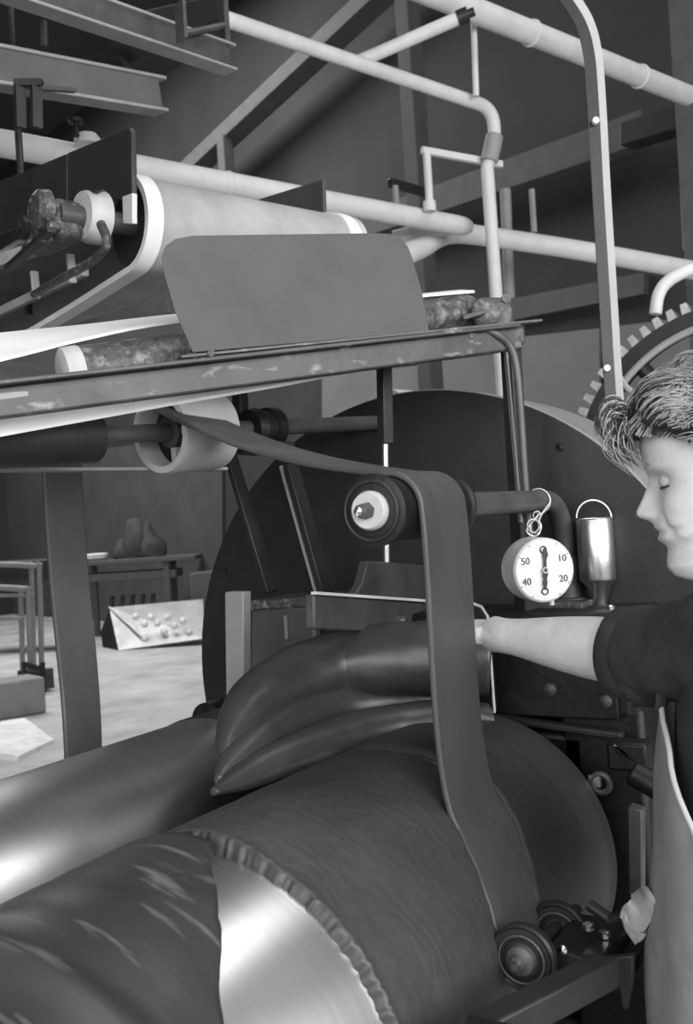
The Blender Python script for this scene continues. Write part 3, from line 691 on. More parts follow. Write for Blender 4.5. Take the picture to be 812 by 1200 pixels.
MB().ribbon(cat(Lp, 5), cat(Rp, 5), [ZZ]*(5*5+1), .005).build('lower_belt', 'pale_belt', lc, smooth=40)
Lp = [rl(x, y, .12) for x, y in ((-320, 500), (0, 424), (100, 399), (205, 379), (400, 357), (556, 343))]
Rp = [rl(x, y, .30) for x, y in ((-320, 425), (0, 393), (100, 383), (205, 371), (400, 355), (540, 342))]
MB().ribbon(cat(Lp, 5), cat(Rp, 5), [ZZ]*(5*5+1), .005).build('upper_belt', 'pale_belt', lc, smooth=40)
r0, r1 = rl(92, 436, .10), rl(553, 369, .06); dr = r1-r0
ro = MB().lathe(r0, dr, [(0, .012), (0, .040), (.004, .042), (.10, .042), (.3, .041), (dr.length-.01, .041), (dr.length, .036), (dr.length, .012)], 40).build('roller', 'splashed', lc, smooth=35)
MB().lathe(r0-dr.normalized()*.03, dr, [(0, .010), (0, .032), (.006, .043), (.03, .044), (.035, .042)], 40).build('end_ring', 'pale_wheel', ro, smooth=35)
# bearing at the right end
q = rl(577, 372, .03); pb = MB().box(q, .075, .07, .07, R2, _F, ZZ).build('pillow_block', 'splashed', lc, bevel=.014)
MB().lathe(q-R2*.02-_F*.03, -_F, [(0, .030), (.02, .028), (.026, .02), (.026, 0)], 20).build('bearing_cap', 'splashed', pb)
MB().lathe(rl(549, 392, -.03), -_F, [(0, .012), (.015, .011), (.018, 0)], 12).build('grease_nut', 'splashed', pb)
MB().beam(rl(541, 373, -.02), rl(566, 366, -.02), .012, .010).build('clip', 'splashed', pb, bevel=.002)
for px, py in ((603, 392), (592, 352)):
    g = rl(px, py, .0); MB().cyl(g, g-_F*.02, .010, 6).build('bolt', 'splashed', pb)
g = rl(598, 392, .02); MB().box(g, .05, .05, .045, R2, _F, ZZ).build('end_clamp', 'splashed', lc, bevel=.006)
# fixings on the rail below the plate
for px, py in ((225, 417), (243, 412), (262, 411), (280, 421), (255, 428), (290, 427), (405, 412), (430, 408), (450, 412), (385, 404)):
    g = rl(px, py, -.035); MB().box(g, .012+.012*random.random(), .012, .008+.006*random.random(), R2, _F, ZZ).build('clip', 'splashed', lc, bevel=.002)
# leg standing on the housing and grease pipe
MB().beam(at(598, 400, D=2.02), at(616, 722, D=2.02), .028, .034, BX).build('leg', 'dark_iron', lc, bevel=.003)
MB().beam(at(592, 405, D=1.99), at(610, 612, D=1.99), .006, .006, BX).build('leg_highlight', 'steel', lc)  # highlight down the leg, drawn as a thin steel strip
P = [rl(566, 386, -.03), rl(582, 392, -.035), rl(596, 404, -.03), at(604, 425, D=1.97), at(609, 470, D=1.97), at(615, 560, D=1.97), at(621, 630, D=1.97)]
MB().tube(cat(P, 6), .0075, 10).build('grease_pipe', 'grey_iron', lc, smooth=60)
# braces down to the mill
MB().beam(at(268, 528, X=1.90), at(318, 694, X=1.90), .012, .042, XV).build('brace', 'dark_iron', lc, bevel=.002)
MB().beam(at(341, 545, X=1.92), at(384, 700, X=1.92), .012, .045, XV).build('brace', 'dark_iron', lc, bevel=.002)
MB().beam(at(329, 546, X=1.905), at(371, 697, X=1.905), .006, .006, XV).build('brace_edge', 'grey_pipe', lc)
MB().beam(at(450, 425, D=1.98), at(452, 520, D=1.98), .02, .025, BX).build('hanger_bar', 'dark_iron', lc, bevel=.002)
# guard plate standing on the rail
gp2 = thing('guard_plate', 'plain grey sheet guard plate with rounded corners on the rail', 'plate', rl(340, 410))
pl = [(226, 413), (503, 388), (494, 340), (484, 305), (478, 289), (470, 279), (459, 274), (440, 273), (225, 276), (205, 280), (194, 288), (189, 300), (192, 320), (205, 365)]
bl = at(226, 413, D=1.5+.5*226/600-.045); br_ = at(503, 388, D=1.5+.5*503/600-.045)
pn = (br_-bl).cross(ZZ).normalized(); pn = (pn + ZZ*.0).normalized()
def onpl(px, py):
    d = _F*FPX + R2*(px-406) - U2*(py-600); return CAM + d*((bl-CAM).dot(pn)/d.dot(pn))
MB().prism([onpl(*q) for q in pl], _F*.004).build('sheet', 'plate', gp2, smooth=0, bevel=.001)
for px, py in ((248, 414), (470, 393)):
    g = onpl(px, py); MB().cyl(g-_F*.004, g+_F*.001, .006, 10).build('rivet', 'splashed', gp2)

# shaft under the conveyor with its wheels
sh = thing('drive_shaft', 'drive shaft with a pale wheel under the conveyor', 'shaft', at(189, 503, D=1.8))
def shp(px, D, dy=0): return at(px, 503+(px-189)*(-20/221.0)+dy, D=D)
s0, s1 = at(20, 521, D=1.58), at(480, 478, D=2.62); ds = (s1-s0).normalized()
w0 = at(187, 507, D=1.82)
ds = Vector((.985, -.16, .06)).normalized()
def al(t): return w0+ds*t
MB().cyl(al(-.5), al(1.0), .016, 16).build('shaft', 'grey_iron', sh)
wh = MB().lathe(w0, ds, [(0, .060), (0, .072), (.003, .0735), (.127, .0735), (.13, .072), (.13, .062), (.06, .061), (0, .060)], 56).build('pale_wheel', 'pale_wheel', sh, smooth=35)
MB().lathe(al(.045), ds, [(0, .0), (0, .0605), (.01, .0605), (.01, 0)], 40).build('web_disc', 'dark_iron', wh)
MB().lathe(al(.02), ds, [(0, .016), (0, .028), (.04, .030)], 24).build('hub', 'grey_iron', wh)
for k in range(4):
    a = PI/4+k*PI/2; e1 = ds.orthogonal().normalized(); e2 = ds.cross(e1); dv = e1*math.cos(a)+e2*math.sin(a)
    MB().beam(al(.035)+dv*.02, al(.035)+dv*.0605, .012, .016, ds).build('spoke', 'pale_wheel', wh)
MB().lathe(al(-.46), ds, [(0, .03), (0, .045), (.05, .047), (.06, .044), (.1, .047), (.11, .044), (.22, .047), (.31, .047), (.32, .03)], 36).build('rubber_roller', 'dark_iron', sh, smooth=35)
MB().lathe(al(.225), ds, [(0, .018), (0, .036), (.02, .040), (.022, .034), (.05, .034), (.052, .040), (.075, .040), (.075, .018)], 32).build('bearing', 'black_iron', sh, smooth=35)
MB().box(al(.26)-ZZ*.04, .09, .10, .02).build('bearing_foot', 'dark_iron', sh, bevel=.003)
MB().beam(al(.26)-ZZ*.04+YV*.045, al(.26)+ZZ*.16+YV*.045, .02, .03, XV).build('hanger', 'dark_iron', sh, bevel=.002)
MB().beam(at(-30, 551, D=1.75), at(262, 550, D=1.95), .05, .006).build('tie_bar', 'grey_pipe', sh, bevel=.001)
wh2 = thing('far_wheel', 'pale far wheel peeking over the gear guard', 'wheel', at(460, 468, D=2.7))
c = at(452, 500, D=2.72); dx = Vector((.95, -.3, 0)).normalized()
MB().lathe(c, dx, [(0, .085), (0, .10), (.09, .10), (.09, .085), (0, .085)], 40).build('tyre', 'pale_wheel', wh2, smooth=35)
MB().lathe(c-dx*.01, dx, [(0, .0), (0, .080), (.03, .084)], 40).build('disc', 'dark_iron', wh2, smooth=35)
MB().cyl(c-dx*.2, c+dx*.3, .016, 12).build('axle', 'dark_iron', wh2)

# wide strip hanging down behind the rear roll
L = []; Rg = []; Nn = []
for px, py, wl_, Y in ((82, 520, 33, 1.62), (78, 540, 33, 1.63), (80, 600, 33, 1.64), (86, 680, 33, 1.65), (94, 760, 33, 1.65), (100, 830, 32, 1.64), (103, 900, 31, 1.60), (103, 960, 30, 1.54)):
    L.append(at(px-wl_*.78, py, Y=Y)); Rg.append(at(px+wl_*.58, py, Y=Y-.02)); Nn.append(Vector((0, 1, 0)))
tag(MB().ribbon(cat(L, 4), cat(Rg, 4), [YV]*(4*7+1), .010).build('rubber_strip', 'rubber_strip', smooth=40, bevel=.003), 'wide dark strip hanging straight down behind the rear roll', 'rubber')

# ------------------------------------------------------------------ upper conveyor, square with the hall
uc = thing('feed_conveyor', 'overhead belt conveyor with its head roller at upper left', 'conveyor', at(150, 330, D=2.3))
hc = at(146, 263, D=2.3); hr = .098
far = hc; 
WL = .62
def ucp(x, y, z): return hc + BX*x + BY*y + ZZ*z
rows = []
prof = []
for k in range(21):
    a = PI/2 - PI*k/20; prof.append((-math.cos(a)*hr, math.sin(a)*hr))      # front of the head roller (towards -BY)
prof = [(3.2, hr-.03), (.8, hr-.01)] + prof + [(.25, -hr-.022), (.5, -hr-.040), (.8, -hr-.05), (3.2, -hr-.08)]
L = [ucp(0, y, z) for y, z in prof]; Rg = [ucp(WL, y, z) for y, z in prof]
nrm = []
for i in range(len(prof)):
    y0, z0 = prof[max(i-1, 0)]; y1, z1 = prof[min(i+1, len(prof)-1)]; t = BY*(y1-y0)+ZZ*(z1-z0); nrm.append(t.cross(BX).normalized())
if nrm[10].dot(-BY) < 0: nrm = [-n for n in nrm]
MB().ribbon(L, Rg, nrm, .008).build('belt', 'canvas_belt', uc, smooth=45)
bd = MB().ribbon([p-BX*.004 for p in L], [p+BX*.035 for p in L], nrm, .014).build('belt_edge', 'pale_belt', uc, smooth=45)
MB().ribbon([p-BX*.035 for p in Rg], [p+BX*.004 for p in Rg], nrm, .014).build('belt_edge', 'pale_belt', uc, smooth=45)
MB().cyl(ucp(.02, 0, 0), ucp(WL-.02, 0, 0), hr-.004, 48).build('head_roller', 'dark_iron', uc)
MB().cyl(ucp(-.16, 0, 0), ucp(WL+.12, 0, 0), .025, 16).build('axle', 'grey_iron', uc)
MB().lathe(ucp(-.105, 0, .005), BX, [(0, .03), (0, .052), (.02, .058), (.05, .058), (.05, .03)], 36).build('end_disc', 'pale_wheel', uc, smooth=35)
# bearing
bp_ = MB().box(ucp(-.14, .07, -.01), .07, .17, .09, BX, BY).build('bearing_block', 'splashed', uc, bevel=.018)
MB().lathe(ucp(-.175, .02, .01), -BX, [(0, .045), (.02, .042), (.03, .03), (.03, .0)], 20).build('bearing_cap', 'splashed', bp_)
MB().lathe(ucp(-.175, .13, .0), -BX, [(0, .028), (.012, .026), (.014, .012), (.02, .012), (.02, 0)], 16).build('set_bolt', 'dark_iron', bp_)
for y_, z_ in ((.10, -.045), (.03, -.05), (-.01, -.035)): MB().box(ucp(-.18, y_, z_), .03, .04, .018, BX, BY).build('grease_lump', 'splashed', bp_, bevel=.006)
MB().beam(ucp(-.19, -.03, -.045), ucp(-.19, .2, -.075), .02, .012).build('adjuster', 'dark_iron', bp_)
# side plates
def ucl(px, py, x):      # pixel on the conveyor's side plane
    d = _F*FPX + R2*(px-406) - U2*(py-600); return CAM + d*(((hc-CAM).dot(BX)+x)/d.dot(BX))
MB().prism([ucl(-260, 320, -.09), ucl(78, 180, -.09), ucl(78, 243, -.09), ucl(-260, 375, -.09)], BX*.012).build('side_plate', 'dark_iron', uc, bevel=.002)
MB().prism([ucl(79, 179, -.095), ucl(151, 149, -.095), ucl(154, 156, -.095), ucl(155, 236, -.095), ucl(150, 240, -.095), ucl(120, 222, -.095), ucl(79, 238, -.095)], BX*.012).build('side_plate', 'dark_iron', uc, bevel=.002)
MB().prism([ucl(143, 230, -.098), ucl(155, 226, -.098), ucl(155, 262, -.098), ucl(144, 262, -.098)], BX*.012).build('end_tab', 'pale_wheel', uc, bevel=.002)
MB().prism([ucl(262, 246, WL+.05), ucl(378, 210, WL+.05), ucl(380, 272, WL+.05), ucl(330, 274, WL+.05)], BX*.012).build('far_side_plate', 'plate', uc, bevel=.002)
MB().lathe(ucp(WL+.01, 0, .02), BX, [(0, .03), (0, .09), (.03, .09), (.03, .03)], 32).build('far_ring', 'pale_wheel', uc, smooth=35)
q = ucl(283, 243, WL+.045); MB().cyl(q, q-BX*.01, .010, 10).build('bolt', 'steel', uc)
# frame under the side plate
MB().beam(ucl(-260, 404, -.06), ucl(62, 284, -.06), .03, .03).build('frame_bar', 'pale_wheel', uc, bevel=.003)
MB().beam(ucl(-260, 490, -.03), ucl(100, 318, -.03), .02, .022).build('frame_bar', 'canvas_belt', uc, bevel=.003)
for px, y0, y1 in ((40, 318, 350), (82, 298, 332)):
    MB().beam(ucl(px, y0, -.045), ucl(px+3, y1, -.045), .012, .02, BX).build('frame_stud', 'pale_wheel', uc, bevel=.003)
P = [ucl(118, 262, -.12), ucl(125, 285, -.12), ucl(110, 305, -.11), ucl(80, 322, -.10), ucl(40, 345, -.08)]
MB().tube(cat(P, 5), .010, 8).build('curved_stay', 'splashed', uc, smooth=60)
# hanging stays to the channel above (out of the way behind the side plate)
for y_ in (.35, 1.2): MB().cyl(ucp(.3, y_, .05), ucp(.3, y_, 5.5), .012, 8).build('stay_rod', 'dark_iron', uc) if y_ > 1 else None
# folded sheet below the belt
sc_ = MB().prism([at(60, 388, D=2.35), at(196, 345, D=2.25), at(198, 366, D=2.2), at(110, 380, D=2.3)], _F*.01)
tag(sc_.build('deflector_sheet', 'grey_iron', bevel=.001), 'narrow dark deflector sheet between the two conveyors', 'sheet')

# ------------------------------------------------------------------ strip cutter at the front of the roll
ct = thing('strip_cutter', 'strip cutter with two round discs at the front of the roll', 'cutter', (1.33, .40, .9))
def wheel(x, y, z, r):
    c = Vector((x, y, z)); o = MB().lathe(c-XV*.009, XV, [(0, 0), (0, .010), (.0, r*.55), (.003, r*.60), (.004, r*.85), (.001, r*.93), (.004, r), (.014, r), (.018, r*.92), (.018, 0)], 48).build('cutting_disc', 'dark_iron', ct, smooth=30)
    MB().lathe(c-XV*.024, XV, [(0, 0), (0, .009), (.004, .011), (.008, .018), (.015, .020)], 24).build('disc_hub', 'grey_iron', o, smooth=30)
    MB().lathe(c-XV*.034, XV, [(0, 0), (0, .005), (.012, .006)], 10).build('axle_end', 'chrome', o)
    MB().ring(c-XV*.010, XV, r*.70, .0015, 36, 6).build('face_groove', 'grey_iron', o); return o
dq = at(614, 1121, X=1.205); wheel(1.205, dq.y, dq.z, .042)
dq2 = at(655, 1092, X=1.352); wheel(1.352, dq2.y, dq2.z, .042)
MB().cyl((1.19, dq.y, dq.z), (1.43, dq2.y, dq2.z), .010, 16).build('axle', 'dark_iron', ct)
MB().box((1.31, dq.y-.050, dq.z-.022), .13, .075, .035).build('bracket', 'black_iron', ct, bevel=.004)
MB().prism([at(612, 1100, X=1.235), at(690, 1125, X=1.235), at(742, 1120, X=1.235), at(742, 1150, X=1.235), at(735, 1185, X=1.235), at(728, 1180, X=1.235), at(724, 1150, X=1.235), at(690, 1146, X=1.235), at(640, 1130, X=1.235)], XV*.012).build('bracket_plate', 'dark_iron', ct, bevel=.002)
q = at(686, 1139, X=1.233); MB().lathe(q, -XV, [(0, .007), (.004, .007), (.006, 0)], 12).build('bolt', 'chrome', ct)
q = at(660, 1112, X=1.233); MB().lathe(q, -XV, [(0, .006), (.004, .006), (.006, 0)], 12).build('bolt', 'chrome', ct)
a_ = at(560, 1215, D=1.05); b_ = at(712, 1136, D=1.22)
MB().beam(a_, b_, .034, .034).build('support_arm', 'dark_iron', ct, bevel=.003)
MB().cyl(at(690, 1060, D=1.36), at(716, 1078, D=1.34), .008, 12).build('lever', 'dark_iron', ct); MB().cyl(at(714, 1078, D=1.34), at(765, 1060, D=1.30), .007, 12).build('lever', 'dark_iron', ct)
for px, py in ((689, 1089), (709, 1098), (724, 1133)):
    q = at(px, py, D=1.33); MB().lathe(q, ZZ, [(0, .008), (.008, .008), (.010, .003), (.010, 0)], 8).build('wing_nut', 'chrome', ct)
MB().box(at(720, 1114, D=1.38), .09, .08, .02).build('side_block', 'black_iron', ct, bevel=.004)
MB().box((a_+Vector((-.03, -.02, 0)))*1-ZZ*.45, .05, .05, .95).build('post', 'black_iron', ct, bevel=.004)
# crumpled rag on the lever
rows = []
for i in range(13):
    row = []
    for k in range(9):
        s, t = i/12, k/8; base = lerp(lerp(at(727, 1085, D=1.30), at(764, 1036, D=1.25), s), lerp(at(757, 1098, D=1.30), at(790, 1072, D=1.25), s), t)
        row.append(base + _F*(.018*math.sin(t*13+s*2)+.010*nz(s*4, t*4, 0)) + ZZ*.012*math.sin(t*9+1+s*3))
    rows.append(row)
o = MB().grid(rows).build('rag', 'rag', smooth=80); sm = o.modifiers.new('solid', 'SOLIDIFY'); sm.thickness = .004
tag(o, 'crumpled pale rag tucked between the cutter and the apron', 'rag')

# ------------------------------------------------------------------ the worker
wk = thing('person', 'worker in a dark shirt and pale apron reaching over the mill', 'person', at(930, 900, D=1.3)*1)
wk.location.z = 0
HP = at(770, 590, D=1.22)                         # brow-nose region of the face
ray_ = (HP-CAM).normalized(); hl = -(ray_-ZZ*ray_.z).normalized()      # towards the viewer
hy_ = hl.copy(); hx_ = hy_.cross(ZZ).normalized()                       # forward = image left
if hx_.dot(R2) > 0: hx_ = -hx_
pit = math.radians(10)
HX3 = (hx_*math.cos(pit) - ZZ*math.sin(pit)).normalized(); HZ3 = (ZZ*math.cos(pit) + hx_*math.sin(pit)).normalized(); HY3 = HZ3.cross(HX3)
# head profile tables: z from chin 0 to crown .228
FR = [(-.012, .045), (-.004, .070), (.004, .082), (.014, .088), (.024, .0865), (.033, .0835), (.039, .0875), (.045, .0945), (.050, .0925), (.0535, .0900), (.058, .0965), (.064, .0935), (.070, .0905), (.085, .086), (.100, .0845), (.112, .0845), (.122, .0895), (.130, .0915), (.150, .0920), (.170, .0880), (.190, .077), (.208, .058), (.222, .030), (.228, .0)]
BK = [(-.012, -.01), (.0, -.005), (.03, .035), (.06, .070), (.09, .088), (.12, .098), (.15, .100), (.18, .092), (.205, .070), (.222, .036), (.228, .0)]
WD = [(-.012, .020), (.0, .030), (.012, .040), (.03, .050), (.05, .0575), (.08, .066), (.11, .070), (.14, .0735), (.17, .070), (.195, .056), (.215, .034), (.228, .0)]
NO = [(.060, .0), (.066, .006), (.070, .017), (.075, .0245), (.081, .0265), (.088, .022), (.097, .016), (.108, .008), (.116, .003), (.125, 0)]
def head_pts(nz_=84, na=96):
    rows = []
    for i in range(nz_+1):
        s = i/nz_; z = -.012 + .24*(s if s < .9 else .9+(1-(1-(s-.9)/.1)**1.0)*.1)
        f, b, wdt = interp(FR, z), interp(BK, z), interp(WD, z); row = []
        for k in range(na):
            q = 2*PI*k/na
            # denser sampling in front
            q = q - .35*math.sin(q)
            cx, sy = math.cos(q), math.sin(q)
            ex = .80 if cx > 0 else .95
            x = (f if cx > 0 else b)*math.copysign(abs(cx)**ex, cx); y = wdt*math.copysign(abs(sy)**.92, sy)
            if cx > 0:
                nw = .0085 + .006*math.exp(-((z-.072)/.008)**2)
                x += interp(NO, z)*math.exp(-(y/nw)**2)
                x += .004*math.exp(-((z-.076)/.008)**2)*math.exp(-((abs(y)-.013)/.006)**2)     # nostril wings
                x -= .012*math.exp(-((z-.108)/.010)**2)*math.exp(-((abs(y)-.030)/.014)**2)     # eye sockets
                x += .0065*math.exp(-((z-.1065)/.0065)**2)*math.exp(-((abs(y)-.030)/.010)**2)   # lids
                x += .004*math.exp(-((z-.127)/.006)**2)*math.exp(-((abs(y)-.028)/.02)**2)      # brows
                x += .005*math.exp(-((z-.080)/.016)**2)*math.exp(-((abs(y)-.043)/.014)**2)     # cheekbone
                x -= .005*math.exp(-((z-.056)/.016)**2)*math.exp(-((abs(y)-.030-.25*(.070-z))/.0045)**2)     # smile line
                x -= .0028*math.exp(-((z-.0525)/.0022)**2)*math.exp(-(y/.022)**2)               # mouth line
            row.append(Vector((x, y, z)))
        rows.append(row)
    return rows
HO = at(748, 599, D=1.22) - (HX3*.110+HZ3*.080)     # chin-level origin from the nose tip
def hpt(v):
    x, y, z = v[0], v[1], v[2]
    if z < .081: x = x + max(0, min(.07-z, .07))*.10*(1 if x > 0 else 0)*min(1, abs(x)/.05); z = .081-(.081-z)*1.08
    elif z > .13: z = .13+(z-.13)*.90
    return HO + HX3*x + HY3*y + HZ3*z
body = MB()
rows = head_pts(); body.grid([[hpt(v) for v in r] for r in rows], True)
n_ = len(rows[0]); body.f.append(tuple(range(n_-1, -1, -1))) if False else None
# close the head bottom
o0 = 0; body.v.append(hpt((.03, 0, -.014))); ci = len(body.v)-1
for k in range(n_): body.f.append((ci, (k+1) % n_, k))
# torso frame
TX = (hx_).normalized(); TY = hy_.copy()
SH = at(918, 700, D=1.25)                        # middle between the shoulders
def tp(x, y, z): return Vector((SH.x, SH.y, 0)) + TX*x + TY*y + ZZ*z
zs = SH.z
body.tube([hpt((-.01, 0, .05)), hpt((-.025, 0, .01)), hpt((-.045, 0, -.04)), tp(.0, 0, zs+.0), tp(-.01, 0, zs-.06)], [.055, .056, .056, .062, .07], 24)
# torso
def torso_rows(grow=0.0, z0=None, z1=None, n=26, m=48):
    tab = [(zs-.62, .115, .160), (zs-.48, .115, .155), (zs-.36, .108, .145), (zs-.22, .120, .165), (zs-.10, .118, .175), (zs-.03, .095, .165), (zs+.015, .065, .10), (zs+.035, .045, .055)]
    out = []
    z0 = tab[0][0] if z0 is None else z0; z1 = tab[-1][0] if z1 is None else z1
    for i in range(n+1):
        z = z0+(z1-z0)*i/n; a = interp([(q[0], q[1]) for q in tab], z)+grow; b = interp([(q[0], q[2]) for q in tab], z)+grow
        out.append([tp(a*math.copysign(abs(math.cos(q))**.9, math.cos(q)), b*math.copysign(abs(math.sin(q))**.85, math.sin(q)), z) for q in [2*PI*k/m for k in range(m)]])
    return out
def closed(mb, rows):
    o = len(mb.v); n = len(rows[0]); mb.grid(rows, True); mb.f.append(tuple(o+k for k in range(n-1, -1, -1))); mb.f.append(tuple(o+(len(rows)-1)*n+k for k in range(n)))
closed(body, torso_rows())
# left arm (reaching)
S_ = tp(.0, .165, zs-.035); EL = at(745, 766, D=1.355); WR = at(592, 745, D=1.54)
hd = (at(540, 737, D=1.66)-WR).normalized()
ARM = cat([S_, lerp(S_, EL, .5), EL, lerp(EL, WR, .25), lerp(EL, WR, .55), lerp(EL, WR, .85), WR, WR+hd*.03], 6)
ARR = cat([.058, .050, .043, .044, .038, .029, .0265, .028], 6)
body.tube(ARM, ARR, 24, 1.0)
# hand: palm plus five fingers, back of the hand up, fingers slightly curled on the guide
side = hd.cross(ZZ).normalized(); 
if side.dot(R2*-1+_F*.2) < 0: pass
hup = side.cross(hd).normalized()
if hup.z < 0: hup = -hup
body.tube(cat([WR, WR+hd*.03, WR+hd*.065, WR+hd*.095], 4), cat([.027, .034, .040, .038], 4), 20, .48, hup)
for k, (off, ln) in enumerate(((-.029, .066), (-.010, .076), (.010, .072), (.028, .056))):
    a = WR+hd*.088+side*off; P = [a-hd*.02, a, a+hd*ln*.42+hup*.004, a+hd*ln*.75-hup*.008, a+hd*ln*.95-hup*.024]
    body.tube(cat(P, 4), cat([.0095, .0095, .0090, .0082, .0065], 4), 12)
th_s = 1 if side.dot(-_F) > 0 else -1
a = WR+hd*.03+side*.026*th_s; P = [a, a+hd*.028+side*.022*th_s+hup*.004, a+hd*.055+side*.032*th_s, a+hd*.078+side*.032*th_s-hup*.006]
body.tube(cat(P, 4), cat([.014, .0125, .0105, .008], 4), 12)
# right arm, hanging at the far side of the body
S2 = tp(.0, -.165, zs-.035); E2 = tp(-.04, -.22, zs-.30); W2 = tp(.0, -.22, zs-.55)
body.tube(cat([S2, lerp(S2, E2, .5), E2, lerp(E2, W2, .5), W2], 6), cat([.055, .048, .042, .036, .027], 6), 20)
h2 = (W2-E2).normalized(); sd2 = h2.cross(TY).normalized()
body.tube(cat([W2, W2+h2*.05, W2+h2*.09], 4), cat([.027, .036, .034], 4), 16, .5, TY)
for off, ln in ((-.026, .06), (-.009, .072), (.009, .068), (.025, .052)):
    a = W2+h2*.08+sd2*off; body.tube(cat([a, a+h2*ln*.5, a+h2*ln*.9+TY*.02], 4), cat([.0095, .009, .007], 4), 10)
a = W2+h2*.03+sd2*.03; body.tube(cat([a, a+h2*.03+sd2*.02, a+h2*.065+sd2*.02+TY*.01], 4), cat([.013, .011, .008], 4), 10)
# legs
for s in (-1, 1):
    body.tube(cat([tp(-.01, .085*s, zs-.55), tp(0, .09*s, zs-.75), tp(.01, .095*s, .48), tp(-.02, .1*s, .28), tp(-.03, .1*s, .08)], 6), cat([.085, .08, .058, .055, .042], 6), 20)
    body.tube(cat([tp(-.06, .1*s, .045), tp(.03, .105*s, .045), tp(.14, .11*s, .03)], 4), cat([.038, .042, .03], 4), 14)
bo = body.build('body', 'skin', wk, smooth=0)
rm = bo.modifiers.new('remesh', 'REMESH'); rm.mode = 'VOXEL'; rm.voxel_size = .0028; rm.use_smooth_shade = True
sm = bo.modifiers.new('smooth', 'SMOOTH'); sm.factor = .5; sm.iterations = 2
# ear
def earp(x, z, y=0): return hpt((x, .071+y, z))
EP = [earp(-.012+.016*math.cos(t)*(1 if math.sin(t) > 0 else .75), .095+.029*math.sin(t), .004+.007*(1-math.cos(t))*.5) for t in [2*PI*k/24 for k in range(24)]]
MB().tube(EP+[EP[0]], .0042, 8).prism(EP, -HY3*.008).build('ear', 'skin', wk, smooth=60)
# eyes and lips
for s in (1, -1):
    c = hpt((.0690, .029*s, .1065)); e = MB().lathe(c-HY3*.0, HX3, [(-.010, 0), (-.008, .007), (0, .0115), (.007, .009), (.0105, .004), (.0115, 0)], 20).build('eye', 'eye', wk, smooth=80)
    P = [hpt((.080-.9*abs(t-.2)**2*.012*1 - .010*max(0, t)**2, (.029+.016*t)*s, .101+.004*(1-t*t)*-.2)) for t in [-1+2*k/10 for k in range(11)]]
    MB().tube(P, .0012, 6).build('eyelashes', 'hair_dark', wk, smooth=60)
    P = [hpt((.0875-.004*abs(t)-.024*max(0, t)**2, (.026+.024*t)*s, .127+.003*(1-t*t))) for t in [-1+2*k/10 for k in range(11)]]
    MB().tube(P, cat([.0015, .0034, .0015], 5), 8).build('eyebrow', 'hair', wk, smooth=60)

# hair: a rough cap plus curled locks
cap = MB(); rows = []
def hairline(q):          # lowest z of the hair by direction (0 = front)
    c = math.cos(q); return interp([(-1, .060), (-.4, .085), (-.05, .095), (.25, .120), (.6, .160), (1, .168)], c)
for i in range(25):
    row = []
    for k in range(64):
        q = 2*PI*k/64; z0 = hairline(q); z = z0 + (.232-z0)*(1-(1-i/24)**1.5)
        zz_ = min(z, .2275); f, b, wd_ = interp(FR, zz_), interp(BK, zz_), interp(WD, zz_); cx, sy = math.cos(q), math.sin(q)
        puff = -.006+.028*min(1, i/4)+.008*nz(cx*4, sy*4, z*30)
        x = ((f if cx > 0 else b)+puff)*cx; y = (wd_+puff)*sy
        if i == 24: x, y = 0, 0
        row.append(hpt((x, y, z+puff*.9*i/24)))
    rows.append(row)
cap.grid(rows, True)
hairo = cap.build('hair', 'hair_dark', wk, smooth=80)
def curl_obj(name, locks, r, mtn):
    cu = bpy.data.curves.new(name, 'CURVE'); cu.dimensions = '3D'; cu.bevel_depth = r; cu.bevel_resolution = 1; cu.resolution_u = 3
    o_ = parent_loc(hairo)
    for P in locks:
        sp = cu.splines.new('POLY'); sp.points.add(len(P)-1)
        for k, p in enumerate(P): sp.points[k].co = (*(p-o_), 1); sp.points[k].radius = 1-.7*(k/(len(P)-1))**2
    ob = bpy.data.objects.new(name+'_tmp', cu); C.objects.link(ob); bpy.context.view_layer.update()
    me = bpy.data.meshes.new_from_object(ob.evaluated_get(bpy.context.evaluated_depsgraph_get())); bpy.data.objects.remove(ob)
    me.materials.clear(); me.materials.append(M[mtn]); me.name = name
    for p in me.polygons: p.use_smooth = True
    ob = bpy.data.objects.new(name, me); C.objects.link(ob); ob.parent = hairo; ob['kind'] = 'stuff'; return ob
rng = random.Random(3)
def scalp(q, z, out):
    zz_ = min(z, .2275); f, b, wd_ = interp(FR, zz_), interp(BK, zz_), interp(WD, zz_); cx, sy = math.cos(q), math.sin(q)
    top = max(0, (z-.17)/.058); k_ = math.sqrt(max(0.0, 1-min(1, top)**2)) if False else 1
    return Vector((((f if cx > 0 else b)+out*(1-.6*min(1, top)))*cx, (wd_+out*(1-.6*min(1, top)))*sy, z+out*min(1, top)))
locks = []; dark = []
